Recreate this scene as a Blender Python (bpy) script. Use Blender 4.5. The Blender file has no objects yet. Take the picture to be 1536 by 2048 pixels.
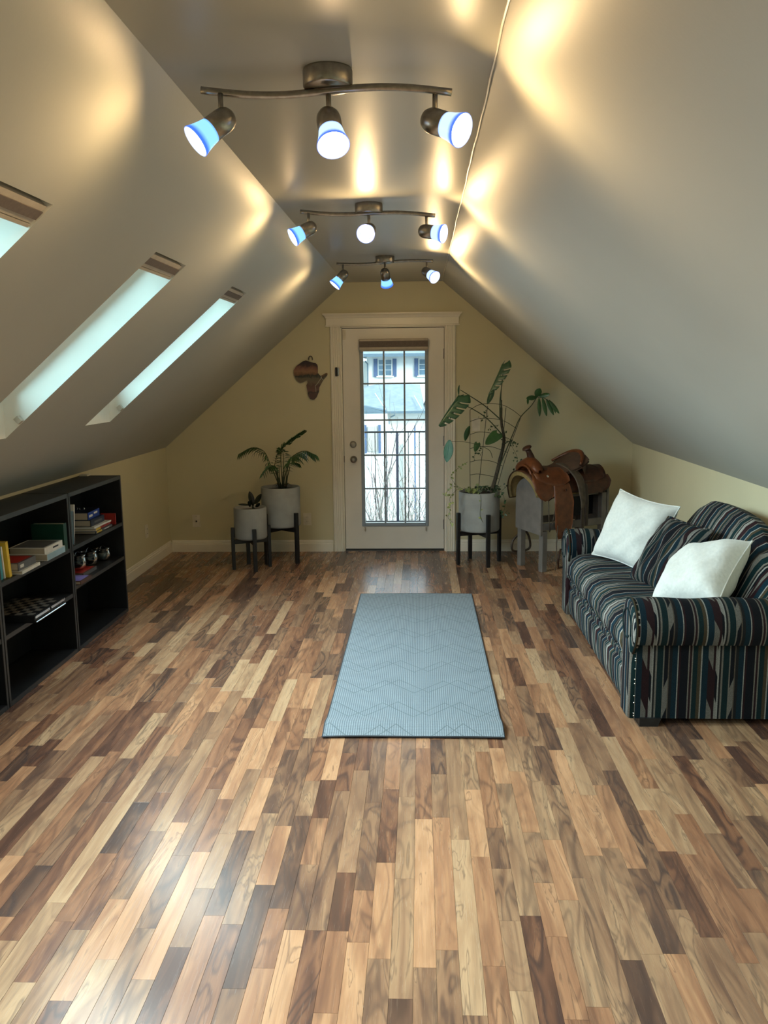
import bpy, math, random
from mathutils import Vector, Matrix
import numpy as np
random.seed(7)
SC = bpy.context.scene
COL = SC.collection
PI = math.pi

# ------------------------------------------------------------------ camera
F_PX, YAW, PITCH, ROLL, CAM_H = 1703.0, 0.04409, 0.16237, -0.0112, 1.6394
_fw = Vector((-math.sin(YAW)*math.cos(PITCH), math.cos(YAW)*math.cos(PITCH), -math.sin(PITCH)))
_r0 = Vector((math.cos(YAW), math.sin(YAW), 0)); _u0 = _r0.cross(_fw)
_r = _r0*math.cos(ROLL) + _u0*math.sin(ROLL); _u = -_r0*math.sin(ROLL) + _u0*math.cos(ROLL)
cd = bpy.data.cameras.new('camera'); cam = bpy.data.objects.new('camera', cd); COL.objects.link(cam)
cd.sensor_fit = 'VERTICAL'; cd.sensor_height = 24.0; cd.sensor_width = 18.0
cd.lens = F_PX/2048*24.0; cd.clip_start = 0.02; cd.clip_end = 200
M3 = Matrix((_r, _u, -_fw)).transposed()
cam.matrix_world = Matrix.Translation((0, 0, CAM_H)) @ M3.to_4x4()
SC.camera = cam

# ------------------------------------------------------------------ world, view, daylight
w = bpy.data.worlds.new('world'); SC.world = w; w.use_nodes = True
bg = w.node_tree.nodes['Background']; bg.inputs[0].default_value = (0.76, 0.93, 1.0, 1); bg.inputs[1].default_value = 2.2
SC.view_settings.view_transform = 'Standard'; SC.view_settings.look = 'None'
SC.view_settings.gamma = 1.0; SC.view_settings.exposure = 0.30; SC.view_settings.use_curve_mapping = False
SKY_W = 26.0          # daylight through each roof window
LAMP_W = 7.0          # each ceiling spot bulb
sd = bpy.data.lights.new('facade_fill_sun', 'SUN'); sd.energy = 5.0; sd.angle = 0.35; sd.color = (1, 0.99, 0.96)  # sky is overcast: sun lamp added to brighten the house fronts outside
so = bpy.data.objects.new('facade_fill_sun', sd); COL.objects.link(so)
so.rotation_euler = Vector((-0.75, 0.58, -0.36)).to_track_quat('-Z', 'Y').to_euler(); so.location = (10, -8, 12)

# ------------------------------------------------------------------ room numbers (metres)
D = 7.75; L = -2.349; R = 1.904; KL = 0.98; KR = 0.987; XA = -0.671; XB = 0.197; H = 2.43
BACK = -2.2

# ------------------------------------------------------------------ helpers
class MB:
    def __init__(s): s.v = []; s.f = []; s.m = []
    def add(s, vs, fs, mi=0):
        o = len(s.v); s.v += [tuple(v) for v in vs]; s.f += [tuple(i+o for i in f) for f in fs]; s.m += [mi]*len(fs); return s
    def box(s, lo, hi, M=None, mi=0, bev=0):
        x0, y0, z0 = lo; x1, y1, z1 = hi
        if bev:
            b = bev; vs = []; 
            for (x, sx) in ((x0, 1), (x1, -1)):
                for (y, sy) in ((y0, 1), (y1, -1)):
                    for (z, sz) in ((z0, 1), (z1, -1)):
                        vs += [(x, y+sy*b, z+sz*b), (x+sx*b, y, z+sz*b), (x+sx*b, y+sy*b, z)]
            ix = lambda i, j, k, a: (i*4+j*2+k)*3+a
            fs = []
            for i in (0, 1):
                q = [ix(i, 0, 0, 0), ix(i, 1, 0, 0), ix(i, 1, 1, 0), ix(i, 0, 1, 0)]; fs.append(q if i else q[::-1])
                q = [ix(0, i, 0, 1), ix(1, i, 0, 1), ix(1, i, 1, 1), ix(0, i, 1, 1)]; fs.append(q if not i else q[::-1])
                q = [ix(0, 0, i, 2), ix(1, 0, i, 2), ix(1, 1, i, 2), ix(0, 1, i, 2)]; fs.append(q if i else q[::-1])
            for i in (0, 1):
                for j in (0, 1):
                    fs.append([ix(i, j, 0, 0), ix(i, j, 1, 0), ix(i, j, 1, 1), ix(i, j, 0, 1)])
                    fs.append([ix(i, 0, j, 0), ix(i, 1, j, 0), ix(i, 1, j, 2), ix(i, 0, j, 2)])
                    fs.append([ix(0, i, j, 1), ix(1, i, j, 1), ix(1, i, j, 2), ix(0, i, j, 2)])
                    for k in (0, 1): fs.append([ix(i, j, k, 0), ix(i, j, k, 1), ix(i, j, k, 2)])
        else:
            vs = [(x, y, z) for x in (x0, x1) for y in (y0, y1) for z in (z0, z1)]
            fs = [(0, 1, 3, 2), (4, 6, 7, 5), (0, 4, 5, 1), (2, 3, 7, 6), (0, 2, 6, 4), (1, 5, 7, 3)]
        if M is not None: vs = [M @ Vector(v) for v in vs]
        return s.add(vs, fs, mi)
    def tube(s, pts, rad, n=8, caps=True, mi=0, flat=None):
        pts = [Vector(p) for p in pts]; k = len(pts)
        if not hasattr(rad, '__len__'): rad = [rad]*k
        vs = []; up = None
        for i in range(k):
            t = (pts[min(i+1, k-1)]-pts[max(i-1, 0)]).normalized()
            if up is None:
                up = Vector((0, 0, 1)) if abs(t.z) < .9 else Vector((1, 0, 0))
            a = t.cross(up).normalized(); up = a.cross(t).normalized(); 
            for j in range(n):
                th = 2*PI*j/n; fx = 1 if flat is None else flat
                vs.append(pts[i]+a*math.cos(th)*rad[i]+up*math.sin(th)*rad[i]*fx)
        fs = [(i*n+j, i*n+(j+1) % n, (i+1)*n+(j+1) % n, (i+1)*n+j) for i in range(k-1) for j in range(n)]
        if caps: fs += [tuple(range(n))[::-1], tuple(range((k-1)*n, k*n))]
        return s.add(vs, fs, mi)
    def lathe(s, prof, o=(0, 0, 0), ax=(0, 0, 1), n=24, mi=0, caps=False):
        ax = Vector(ax).normalized(); e = Vector((0, 0, 1)) if abs(ax.z) < .9 else Vector((1, 0, 0))
        a = ax.cross(e).normalized(); b = ax.cross(a); o = Vector(o); vs = []
        for (r, z) in prof:
            for j in range(n):
                t = 2*PI*j/n; vs.append(o+ax*z+(a*math.cos(t)+b*math.sin(t))*r)
        k = len(prof)
        fs = [(i*n+j, (i+1)*n+j, (i+1)*n+(j+1) % n, i*n+(j+1) % n) for i in range(k-1) for j in range(n)]
        if caps: fs += [tuple(range(n)), tuple(range((k-1)*n, k*n))[::-1]]
        return s.add(vs, fs, mi)
    def prism(s, poly, fn, a, b, mi=0):
        n = len(poly); vs = [fn(p[0], p[1], a) for p in poly]+[fn(p[0], p[1], b) for p in poly]
        fs = [tuple(range(n))[::-1], tuple(range(n, 2*n))]+[(i, (i+1) % n, n+(i+1) % n, n+i) for i in range(n)]
        return s.add(vs, fs, mi)
    def grid(s, fn, nu, nv, mi=0, cu=False, cv=False):
        vs = [fn(i/nu, j/nv) for i in range(nu+(not cu)) for j in range(nv+(not cv))]
        NU = nu+(not cu); NV = nv+(not cv)
        fs = [(i*NV+j, ((i+1) % NU)*NV+j, ((i+1) % NU)*NV+(j+1) % NV, i*NV+(j+1) % NV) for i in range(nu) for j in range(nv)]
        return s.add(vs, fs, mi)
    def build(s, name, mat, parent=None, smooth=False, **kw):
        me = bpy.data.meshes.new(name); me.from_pydata(s.v, [], s.f)
        mats = mat if isinstance(mat, (list, tuple)) else [mat]
        for m in mats: me.materials.append(m)
        if len(mats) > 1: me.polygons.foreach_set('material_index', s.m)
        if smooth: me.polygons.foreach_set('use_smooth', [True]*len(s.f))
        me.update()
        o = bpy.data.objects.new(name, me); COL.objects.link(o)
        if parent is not None: par(o, parent)
        for k, v in kw.items(): o[k] = v
        return o

def wm(o):
    m = Matrix.LocRotScale(o.location, o.rotation_euler, o.scale)
    return (wm(o.parent) @ o.matrix_parent_inverse @ m) if o.parent else m
def par(o, p):
    o.parent = p; o.matrix_parent_inverse = wm(p).inverted()
def tag(o, label, cat, group=None):
    o['label'] = label; o['category'] = cat
    if group: o['group'] = group
    return o
def thing(name, label, cat, loc=(0, 0, 0), group=None, rz=0):
    o = bpy.data.objects.new(name, None); COL.objects.link(o); o.location = loc; o.rotation_euler = (0, 0, rz)
    o.empty_display_size = .1
    return tag(o, label, cat, group)
def struct(name, loc=(0, 0, 0)):
    o = bpy.data.objects.new(name, None); COL.objects.link(o); o.location = loc; o['kind'] = 'structure'; return o
def S(o): o['kind'] = 'structure'; return o
def bevel(o, wd, seg=2):
    m = o.modifiers.new('bevel', 'BEVEL'); m.width = wd; m.segments = seg; m.limit_method = 'ANGLE'; m.angle_limit = .6
    return o
def subsurf(o, n=1):
    m = o.modifiers.new('subd', 'SUBSURF'); m.levels = n; m.render_levels = n; return o
def wp(px, py, y):
    """point of the room seen at a pixel of the photograph, at depth y (used for measuring)"""
    d = _fw + _r*((px-768)/F_PX) - _u*((py-1024)/F_PX)
    t = y/d.y; return Vector((0, 0, CAM_H))+d*t
def spline(pts, n=8):
    pts = [Vector(p) for p in pts]; out = []
    P = [pts[0]*2-pts[1]]+pts+[pts[-1]*2-pts[-2]]
    for i in range(1, len(P)-2):
        for k in range(n):
            t = k/n; a, b, c, d = P[i-1], P[i], P[i+1], P[i+2]
            out.append(.5*((2*b)+(c-a)*t+(2*a-5*b+4*c-d)*t*t+(3*b-a-3*c+d)*t**3))
    out.append(pts[-1]); return out

# ------------------------------------------------------------------ materials
MATS = {}
class NT:
    def __init__(s, name):
        s.m = bpy.data.materials.new(name); s.m.use_nodes = True; s.t = s.m.node_tree; s.b = s.t.nodes['Principled BSDF']; s.out = s.t.nodes['Material Output']
    def n(s, typ, **kw):
        x = s.t.nodes.new(typ)
        for k, v in kw.items():
            if k.startswith('i'):
                key = k[1:]; key = int(key) if key.isdigit() else key
                x.inputs[key].default_value = v
            else: setattr(x, k, v)
        return x
    def l(s, a, b): s.t.links.new(a, b)
    def math(s, op, a, b=None, c=None):
        x = s.t.nodes.new('ShaderNodeMath'); x.operation = op
        for i, v in enumerate((a, b, c)):
            if v is None: continue
            if isinstance(v, (int, float)): x.inputs[i].default_value = v
            else: s.l(v, x.inputs[i])
        return x.outputs[0]
    def mix(s, f, a, b, typ='MIX'):
        x = s.t.nodes.new('ShaderNodeMix'); x.data_type = 'RGBA'; x.blend_type = typ
        for i, v in ((0, f), (6, a), (7, b)):
            if isinstance(v, (int, float)): x.inputs[i].default_value = v
            elif isinstance(v, tuple): x.inputs[i].default_value = (*v[:3], 1)
            else: s.l(v, x.inputs[i])
        return x.outputs[2]
def pmat(name, col, rough=.5, metal=0, spec=.5, nscale=20, namt=.08, bump=0, bscale=200, col2=None, stretch=None, **kw):
    if name in MATS: return MATS[name]
    T = NT(name); tc = T.n('ShaderNodeTexCoord'); v = tc.outputs['Object']
    if stretch:
        mp = T.n('ShaderNodeMapping'); mp.inputs['Scale'].default_value = stretch; T.l(v, mp.inputs[0]); v = mp.outputs[0]
    nz = T.n('ShaderNodeTexNoise', iScale=nscale, iDetail=4.0); T.l(v, nz.inputs['Vector'])
    c2 = col2 or tuple(max(0, c*(1-namt*2.2)) for c in col)
    f = T.n('ShaderNodeMapRange'); f.inputs[1].default_value = .3; f.inputs[2].default_value = .7; T.l(nz.outputs[0], f.inputs[0])
    T.l(T.mix(f.outputs[0], col, c2), T.b.inputs['Base Color'])
    T.b.inputs['Roughness'].default_value = rough; T.b.inputs['Metallic'].default_value = metal
    T.b.inputs['Specular IOR Level'].default_value = spec
    for k, val in kw.items():
        if k == 'sheen': T.b.inputs['Sheen Weight'].default_value = val
        if k == 'coat': T.b.inputs['Coat Weight'].default_value = val
        if k == 'emit': T.b.inputs['Emission Color'].default_value = (*val[:3], 1); T.b.inputs['Emission Strength'].default_value = val[3]
    if bump:
        nb = T.n('ShaderNodeTexNoise', iScale=bscale, iDetail=3.0); T.l(v, nb.inputs['Vector'])
        bp = T.n('ShaderNodeBump', iStrength=bump, iDistance=.002); T.l(nb.outputs[0], bp.inputs['Height']); T.l(bp.outputs[0], T.b.inputs['Normal'])
    MATS[name] = T.m; return T.m

m_slope = pmat('slope_paint', (.45, .45, .405), .46, spec=.6, nscale=1.5, namt=.03, bump=.12, bscale=90)
m_ceil = pmat('ceiling_paint', (.455, .445, .39), .38, spec=.32, nscale=1.5, namt=.03, bump=.10, bscale=40, stretch=(3, .6, 1))
m_wall = pmat('wall_paint', (.62, .575, .385), .5, nscale=2, namt=.03, bump=.1, bscale=160)
m_trim = pmat('white_trim', (.84, .80, .69), .35, nscale=8, namt=.02)
m_doorw = pmat('door_white', (.80, .77, .70), .4, nscale=8, namt=.02)
m_shaft = pmat('shaft_white', (.86, .86, .8), .6, nscale=8, namt=.02)
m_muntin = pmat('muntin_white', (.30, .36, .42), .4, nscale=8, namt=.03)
m_black = pmat('black_laminate', (.011, .012, .014), .42, nscale=30, namt=.2)
m_blacklit = pmat('black_lit_edge', (.035, .04, .045), .38, nscale=30, namt=.1)  # paler copy of the black: light caught by front edges put into colour
m_legblk = pmat('black_wood', (.012, .013, .015), .4, nscale=40, namt=.3)
m_nickel = pmat('brushed_nickel', (.44, .40, .34), .3, metal=1, nscale=60, namt=.12)
m_chrome = pmat('chrome', (.75, .75, .75), .15, metal=1)
m_steel = pmat('dark_steel', (.25, .25, .25), .35, metal=1)
m_pot = pmat('pot_concrete', (.33, .345, .335), .75, nscale=9, namt=.1, bump=.15, bscale=300)
m_soil = pmat('soil', (.035, .025, .018), .95, nscale=90, namt=.4, bump=1, bscale=150)
m_brown = pmat('blind_brown', (.15, .12, .105), .7, nscale=80, namt=.1)
m_blindw = pmat('blind_rail', (.50, .44, .36), .5)
m_outlet = pmat('outlet_plate', (.75, .70, .58), .35)
m_dark = pmat('dark_slot', (.02, .02, .02), .6)
m_pillow = pmat('cream_boucle', (.68, .70, .66), .95, nscale=60, namt=.05, bump=1.0, bscale=70, sheen=.4)
m_grey = pmat('grey_painted_wood', (.19, .172, .155), .6, nscale=14, namt=.12)
m_navy = pmat('dark_inner_sheet', (.02, .025, .03), .7)
m_leather = pmat('saddle_leather', (.17, .052, .016), .38, nscale=25, namt=.22, bump=.3, bscale=120)
m_leather2 = pmat('saddle_leather_dark', (.075, .025, .011), .42, nscale=25, namt=.25, bump=.3, bscale=120)
m_suede = pmat('suede_seat', (.095, .055, .034), .8, nscale=20, namt=.15, bump=.3, bscale=250)
m_strap = pmat('worn_strap', (.10, .075, .05), .6, nscale=30, namt=.25)
m_fleece = pmat('fleece', (.30, .22, .085), .95, nscale=40, namt=.15, bump=1, bscale=160)
m_darkl = pmat('dark_leather', (.05, .03, .02), .45, nscale=30, namt=.2)
m_leaf = pmat('leaf_green', (.045, .12, .035), .35, nscale=18, namt=.2)
m_leaf2 = pmat('monstera_green', (.035, .105, .045), .28, nscale=12, namt=.15, spec=.6)
m_stem = pmat('stem_green', (.05, .075, .03), .5, nscale=30, namt=.2)
m_trunk = pmat('trunk_brown', (.10, .08, .05), .8, nscale=50, namt=.35, bump=.5)
m_wire = pmat('trellis_wire', (.035, .04, .02), .5)
m_dleaf = pmat('rubber_leaf', (.012, .02, .014), .22, nscale=20, namt=.2)
m_vine = pmat('pothos_leaf', (.42, .50, .16), .4, nscale=60, namt=.3)
m_page = pmat('book_pages', (.55, .50, .40), .8, nscale=3, namt=.12, stretch=(1, 1, 160))


# floor wood: tone and grain seed come from a face attribute, the grain lives in room coordinates
def wood():
    T = NT('walnut_laminate')
    at = T.n('ShaderNodeAttribute'); at.attribute_name = 'pid'; at.attribute_type = 'GEOMETRY'
    sp = T.n('ShaderNodeSeparateColor'); T.l(at.outputs['Color'], sp.inputs[0])
    tone, sx, sy = sp.outputs[0], sp.outputs[1], sp.outputs[2]
    tc = T.n('ShaderNodeTexCoord'); xyz = T.n('ShaderNodeSeparateXYZ'); T.l(tc.outputs['Object'], xyz.inputs[0])
    x = T.math('ADD', xyz.outputs[0], T.math('MULTIPLY', sx, 37.0)); y = T.math('ADD', xyz.outputs[1], T.math('MULTIPLY', sy, 53.0))
    # swirl field
    cb = T.n('ShaderNodeCombineXYZ'); T.l(T.math('MULTIPLY', x, 8.0), cb.inputs[0]); T.l(T.math('MULTIPLY', y, 1.5), cb.inputs[1])
    wn = T.n('ShaderNodeTexNoise', iScale=1.0, iDetail=2.0, iRoughness=.5, iDistortion=.9); T.l(cb.outputs[0], wn.inputs['Vector'])
    ring = T.math('SINE', T.math('MULTIPLY', wn.outputs[0], 44.0))
    ring = T.math('MULTIPLY_ADD', ring, .5, .5)
    ringp = T.math('POWER', ring, 3.0)
    # fine fibres
    c2 = T.n('ShaderNodeCombineXYZ'); T.l(T.math('MULTIPLY', x, 150.0), c2.inputs[0]); T.l(T.math('MULTIPLY', y, 5.0), c2.inputs[1])
    fn = T.n('ShaderNodeTexNoise', iScale=1.0, iDetail=3.0, iRoughness=.6); T.l(c2.outputs[0], fn.inputs['Vector'])
    # broad streaks (heartwood)
    c3 = T.n('ShaderNodeCombineXYZ'); T.l(T.math('MULTIPLY', x, 14.0), c3.inputs[0]); T.l(T.math('MULTIPLY', y, 1.6), c3.inputs[1])
    bn = T.n('ShaderNodeTexNoise', iScale=1.0, iDetail=3.0, iRoughness=.55, iDistortion=1.4); T.l(c3.outputs[0], bn.inputs['Vector'])
    tt = T.math('ADD', tone, T.math('MULTIPLY', T.math('SUBTRACT', bn.outputs[0], .5), 1.25))
    cr = T.n('ShaderNodeValToRGB'); T.l(tt, cr.inputs[0]); e = cr.color_ramp.elements
    stops = [(0.0, (.062, .036, .028)), (.22, (.125, .070, .047)), (.42, (.205, .117, .070)), (.60, (.265, .160, .095)), (.80, (.345, .220, .128)), (1.0, (.42, .285, .170))]
    e[0].position = 0; e[0].color = (*stops[0][1], 1); e[1].position = 1; e[1].color = (*stops[-1][1], 1)
    for p, c in stops[1:-1]:
        q = e.new(p); q.color = (*c, 1)
    # amount of swirl varies from strip to strip and is low in pale strips
    amt = T.math('MULTIPLY', T.math('SUBTRACT', 1.12, tone), T.math('MULTIPLY_ADD', sx, .8, .3))
    col = T.mix(T.math('MULTIPLY', ringp, amt), cr.outputs[0], (.055, .036, .032))
    f2 = T.n('ShaderNodeMapRange'); f2.inputs[1].default_value = .35; f2.inputs[2].default_value = .75; T.l(fn.outputs[0], f2.inputs[0])
    col = T.mix(T.math('MULTIPLY', f2.outputs[0], .28), col, (.09, .06, .045))
    # dark mineral veins
    vn = T.math('ABSOLUTE', T.math('SUBTRACT', bn.outputs[0], .62)); vm = T.n('ShaderNodeMapRange'); vm.inputs[1].default_value = .0; vm.inputs[2].default_value = .022; vm.inputs[3].default_value = .5; vm.inputs[4].default_value = 0
    T.l(vn, vm.inputs[0]); col = T.mix(vm.outputs[0], col, (.045, .03, .028))
    col = T.mix(T.math('MULTIPLY', T.math('GREATER_THAN', sy, .55), .6), col, (1.14, .90, .80), 'MULTIPLY')
    col = T.mix(1.0, col, (1.03, .97, .93), 'MULTIPLY')
    T.l(col, T.b.inputs['Base Color']); T.b.inputs['Roughness'].default_value = .2; T.b.inputs['Specular IOR Level'].default_value = .36
    rr = T.math('MULTIPLY_ADD', fn.outputs[0], .08, .225); T.l(rr, T.b.inputs['Roughness'])
    bp = T.n('ShaderNodeBump', iStrength=.06, iDistance=.001); T.l(fn.outputs[0], bp.inputs['Height']); T.l(bp.outputs[0], T.b.inputs['Normal'])
    return T.m
m_wood = wood()

def stripes(name, axis, vz, dark=1.0):
    T = NT(name); tc = T.n('ShaderNodeTexCoord'); sp = T.n('ShaderNodeSeparateXYZ'); T.l(tc.outputs['Object'], sp.inputs[0])
    s = sp.outputs[axis]
    oth = [sp.outputs[i] for i in range(3) if i != axis]
    v = T.math('ADD', oth[1], T.math('MULTIPLY', oth[0], vz))
    ph = T.math('FRACT', T.math('DIVIDE', T.math('ADD', s, 30.0), .300))
    N = (.004, .006, .010); TE = (.004, .019, .022); BL = (.004, .020, .032); MA = (.020, .008, .010); GR = (.16, .15, .13); TA = (.085, .07, .055); OL = (.055, .042, .024); LG = (.27, .27, .25); DG = (.012, .013, .014)
    seq = [(0, N), (.085, GR), (.105, MA), (.135, GR), (.155, TE), (.225, OL), (.275, LG), (.295, BL), (.385, MA), (.50, N), (.535, LG), (.555, DG), (.585, GR), (.61, TE), (.70, GR), (.72, N), (.78, TA), (.80, DG), (.84, BL), (.92, LG), (.935, MA), (.965, N)]
    cr = T.n('ShaderNodeValToRGB'); cr.color_ramp.interpolation = 'CONSTANT'; T.l(ph, cr.inputs[0]); e = cr.color_ramp.elements
    e[0].position = 0; e[0].color = (*seq[0][1], 1); e[1].position = seq[1][0]; e[1].color = (*seq[1][1], 1)
    for p, c in seq[2:]:
        q = e.new(p); q.color = (*c, 1)
    # slanted pale bars
    def bar(a, b, per, duty, off, slope, colr, base):
        inb = T.math('MULTIPLY', T.math('GREATER_THAN', ph, a), T.math('LESS_THAN', ph, b))
        fr = T.math('FRACT', T.math('DIVIDE', T.math('ADD', T.math('ADD', v, off), T.math('MULTIPLY', T.math('SUBTRACT', ph, a), slope)), per))
        return T.math('MULTIPLY', inb, T.math('LESS_THAN', fr, duty))
    col = cr.outputs[0]
    col = T.mix(bar(.385, .465, .34, .42, 20.0, .75, None, None), col, (.14, .135, .12))
    col = T.mix(bar(.72, .785, .37, .38, 20.2, -.8, None, None), col, (.15, .145, .13))
    col = T.mix(bar(.50, .54, .26, .5, 20.1, .9, None, None), col, (.22, .22, .20))
    wv = T.n('ShaderNodeTexNoise', iScale=420.0, iDetail=1.0); T.l(tc.outputs['Object'], wv.inputs['Vector'])
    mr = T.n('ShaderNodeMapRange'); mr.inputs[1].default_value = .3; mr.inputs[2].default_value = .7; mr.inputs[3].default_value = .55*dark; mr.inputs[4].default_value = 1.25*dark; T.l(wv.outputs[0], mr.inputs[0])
    vm = T.n('ShaderNodeVectorMath', operation='SCALE'); T.l(col, vm.inputs[0]); T.l(mr.outputs[0], vm.inputs['Scale'])
    T.l(vm.outputs[0], T.b.inputs['Base Color']); T.b.inputs['Roughness'].default_value = .85; T.b.inputs['Sheen Weight'].default_value = .0; T.b.inputs['Specular IOR Level'].default_value = .15
    bp = T.n('ShaderNodeBump', iStrength=.35, iDistance=.002); T.l(wv.outputs[0], bp.inputs['Height']); T.l(bp.outputs[0], T.b.inputs['Normal'])
    return T.m
m_sy = stripes('stripe_fabric_length_lit', 1, -1.0, 1.25)  # daylight on front and seat put into the colour as a brighter copy
m_sx = stripes('stripe_fabric_arms_shaded', 0, 1.0, .72)  # same fabric darkened: shade of the arm sides put into the colour

def rugmat():
    T = NT('woven_rug'); tc = T.n('ShaderNodeTexCoord'); sp = T.n('ShaderNodeSeparateXYZ'); T.l(tc.outputs['Object'], sp.inputs[0])
    x, y = sp.outputs[0], sp.outputs[1]
    rib = T.math('MULTIPLY_ADD', T.math('SINE', T.math('MULTIPLY', x, 2*PI/.0105)), .5, .5)
    wf = T.math('MULTIPLY_ADD', T.math('SINE', T.math('MULTIPLY', y, 2*PI/.011)), .5, .5)
    # diamond lattice lines
    def zig(off):
        tri = T.math('PINGPONG', T.math('ADD', x, 5.0), .155)
        d = T.math('SUBTRACT', T.math('ADD', y, off), T.math('MULTIPLY', tri, 1.15))
        fr = T.math('FRACT', T.math('DIVIDE', T.math('ADD', d, 9.0), .31))
        return T.math('LESS_THAN', T.math('ABSOLUTE', T.math('SUBTRACT', fr, .5)), .013)
    def zig2(off):
        tri = T.math('PINGPONG', T.math('ADD', x, 5.08), .155)
        d = T.math('ADD', T.math('ADD', y, off), T.math('MULTIPLY', tri, 1.15))
        fr = T.math('FRACT', T.math('DIVIDE', T.math('ADD', d, 9.0), .31))
        return T.math('LESS_THAN', T.math('ABSOLUTE', T.math('SUBTRACT', fr, .5)), .013)
    ln = T.math('MAXIMUM', zig(0.0), zig2(.12))
    nz = T.n('ShaderNodeTexNoise', iScale=220.0, iDetail=2.0); T.l(tc.outputs['Object'], nz.inputs['Vector'])
    f = T.math('ADD', T.math('MULTIPLY', rib, .5), T.math('ADD', T.math('MULTIPLY', wf, .2), T.math('MULTIPLY', nz.outputs[0], .45)))
    col = T.mix(f, (.042, .060, .078), (.245, .295, .330))
    col = T.mix(T.math('MULTIPLY', ln, .75), col, (.08, .11, .125))
    T.l(col, T.b.inputs['Base Color']); T.b.inputs['Roughness'].default_value = .85
    h = T.math('ADD', T.math('MULTIPLY', rib, .6), T.math('MULTIPLY', ln, -1.2))
    bp = T.n('ShaderNodeBump', iStrength=.5, iDistance=.002); T.l(h, bp.inputs['Height']); T.l(bp.outputs[0], T.b.inputs['Normal'])
    return T.m
m_rug = rugmat()

def glass(name, tint=(.95, .98, 1), rough=0.0, fac=.9):
    T = NT(name); tr = T.n('ShaderNodeBsdfTransparent'); tr.inputs[0].default_value = (*tint, 1)
    gl = T.n('ShaderNodeBsdfGlossy'); gl.inputs['Roughness'].default_value = rough
    fr = T.n('ShaderNodeFresnel', iIOR=1.45); mx = T.n('ShaderNodeMixShader')
    T.l(fr.outputs[0], mx.inputs[0]); T.l(tr.outputs[0], mx.inputs[1]); T.l(gl.outputs[0], mx.inputs[2]); T.l(mx.outputs[0], T.out.inputs[0]); return T.m
m_glass = glass('window_glass', (.93, .98, 1))
m_bowl = glass('bowl_glass', (.55, .62, .66))

def shade(name, a, b, st):
    T = NT(name); tc = T.n('ShaderNodeTexCoord'); sp = T.n('ShaderNodeSeparateXYZ'); T.l(tc.outputs['UV'], sp.inputs[0])
    f = sp.outputs[0]
    cr = T.n('ShaderNodeValToRGB'); T.l(f, cr.inputs[0]); e = cr.color_ramp.elements
    e[0].position = 0; e[0].color = (*a, 1); e[1].position = 1; e[1].color = (.9, .95, 1, 1)
    for p, c in ((.14, b), (.40, b), (.52, a), (.62, a), (.76, (.85, .93, 1))):
        q = e.new(p); q.color = (*c, 1)
    T.b.inputs['Base Color'].default_value = (.004, .01, .03, 1); T.b.inputs['Specular IOR Level'].default_value = .1; T.l(cr.outputs[0], T.b.inputs['Emission Color']); T.b.inputs['Emission Strength'].default_value = st
    T.b.inputs['Roughness'].default_value = .3
    return T.m
m_shade = shade('blue_frosted_glass', (.05, .16, .85), (.26, .62, 1.0), 1.2)
m_shadewhite = shade('white_frosted_glass', (.07, .16, .85), (.50, .70, 1.0), 1.3)
T = NT('bulb_face'); T.b.inputs['Emission Color'].default_value = (1, .97, .96, 1); T.b.inputs['Emission Strength'].default_value = 5; m_bulb = T.m

# ------------------------------------------------------------------ room shell
SLL = Vector((XA-L, 0, H-KL)); LEN_L = SLL.length; UL = SLL.normalized(); NL = Vector((UL.z, 0, -UL.x))   # NL points into the room
SLR = Vector((XB-R, 0, H-KR)); LEN_R = SLR.length; UR = SLR.normalized()
def pl(s, y, d=0): return Vector((L, y, KL))+UL*s-NL*d      # d = depth outwards through the roof
sky_y = [(-.68, -.27), (.69, 1.10), (2.06, 2.47), (3.42, 3.85), (4.79, 5.185)]
S0, S1 = .58, 1.738
b = MB()
def q(s0, s1, y0, y1): b.add([pl(s0, y0), pl(s1, y0), pl(s1, y1), pl(s0, y1)], [(0, 1, 2, 3)])
q(0, S0, BACK, D); q(S1, LEN_L, BACK, D); yy = BACK
for a, c in sky_y: q(S0, S1, yy, a); yy = c
q(S0, S1, yy, D)
S(b.build('ceiling_slope_left', m_slope))
b = MB(); b.add([(R, BACK, KR), (XB, BACK, H), (XB, D, H), (R, D, KR)], [(0, 1, 2, 3)]); S(b.build('ceiling_slope_right', m_slope))
b = MB(); b.add([(XA, BACK, H), (XA, D, H), (XB, D, H), (XB, BACK, H)], [(0, 1, 2, 3)]); S(b.build('ceiling', m_ceil))
# uneven caulk bead where the flat ceiling meets the right slope
pts = []; yv = BACK
while yv < D: pts.append((XB-.003+.0012*math.sin(yv*5.1)+.0010*math.sin(yv*17), yv, H-.002)); yv += .08
m_caulk = pmat('caulk', (.62, .58, .50), .4); S(MB().tube(pts, .0035, 5).build('trim_3', m_caulk))
b = MB(); b.box((L-.12, BACK, -.1), (L, D, KL)); S(b.build('wall_left', m_wall))
b = MB(); b.box((R, BACK, -.1), (R+.12, D, KR)); S(b.build('wall_right', m_wall))
HX0, HX1, HZ = -.722, .232, 2.045
far = lambda x, z, y: (x, y, z)
b = MB()
zs = lambda x: KL+(x-L)*(H-KL)/(XA-L)
zr = lambda x: KR+(R-x)*(H-KR)/(R-XB)
b.prism([(L, -.1), (HX0, -.1), (HX0, zs(HX0)), (L, KL)], far, D, D+.16)
b.prism([(HX1, -.1), (R, -.1), (R, KR), (HX1, zr(HX1))], far, D, D+.16)
b.prism([(HX0, HZ), (HX1, HZ), (HX1, zr(HX1)), (XB, H), (XA, H), (HX0, zs(HX0))], far, D, D+.16)
S(b.build('wall_back', m_wall))
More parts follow.
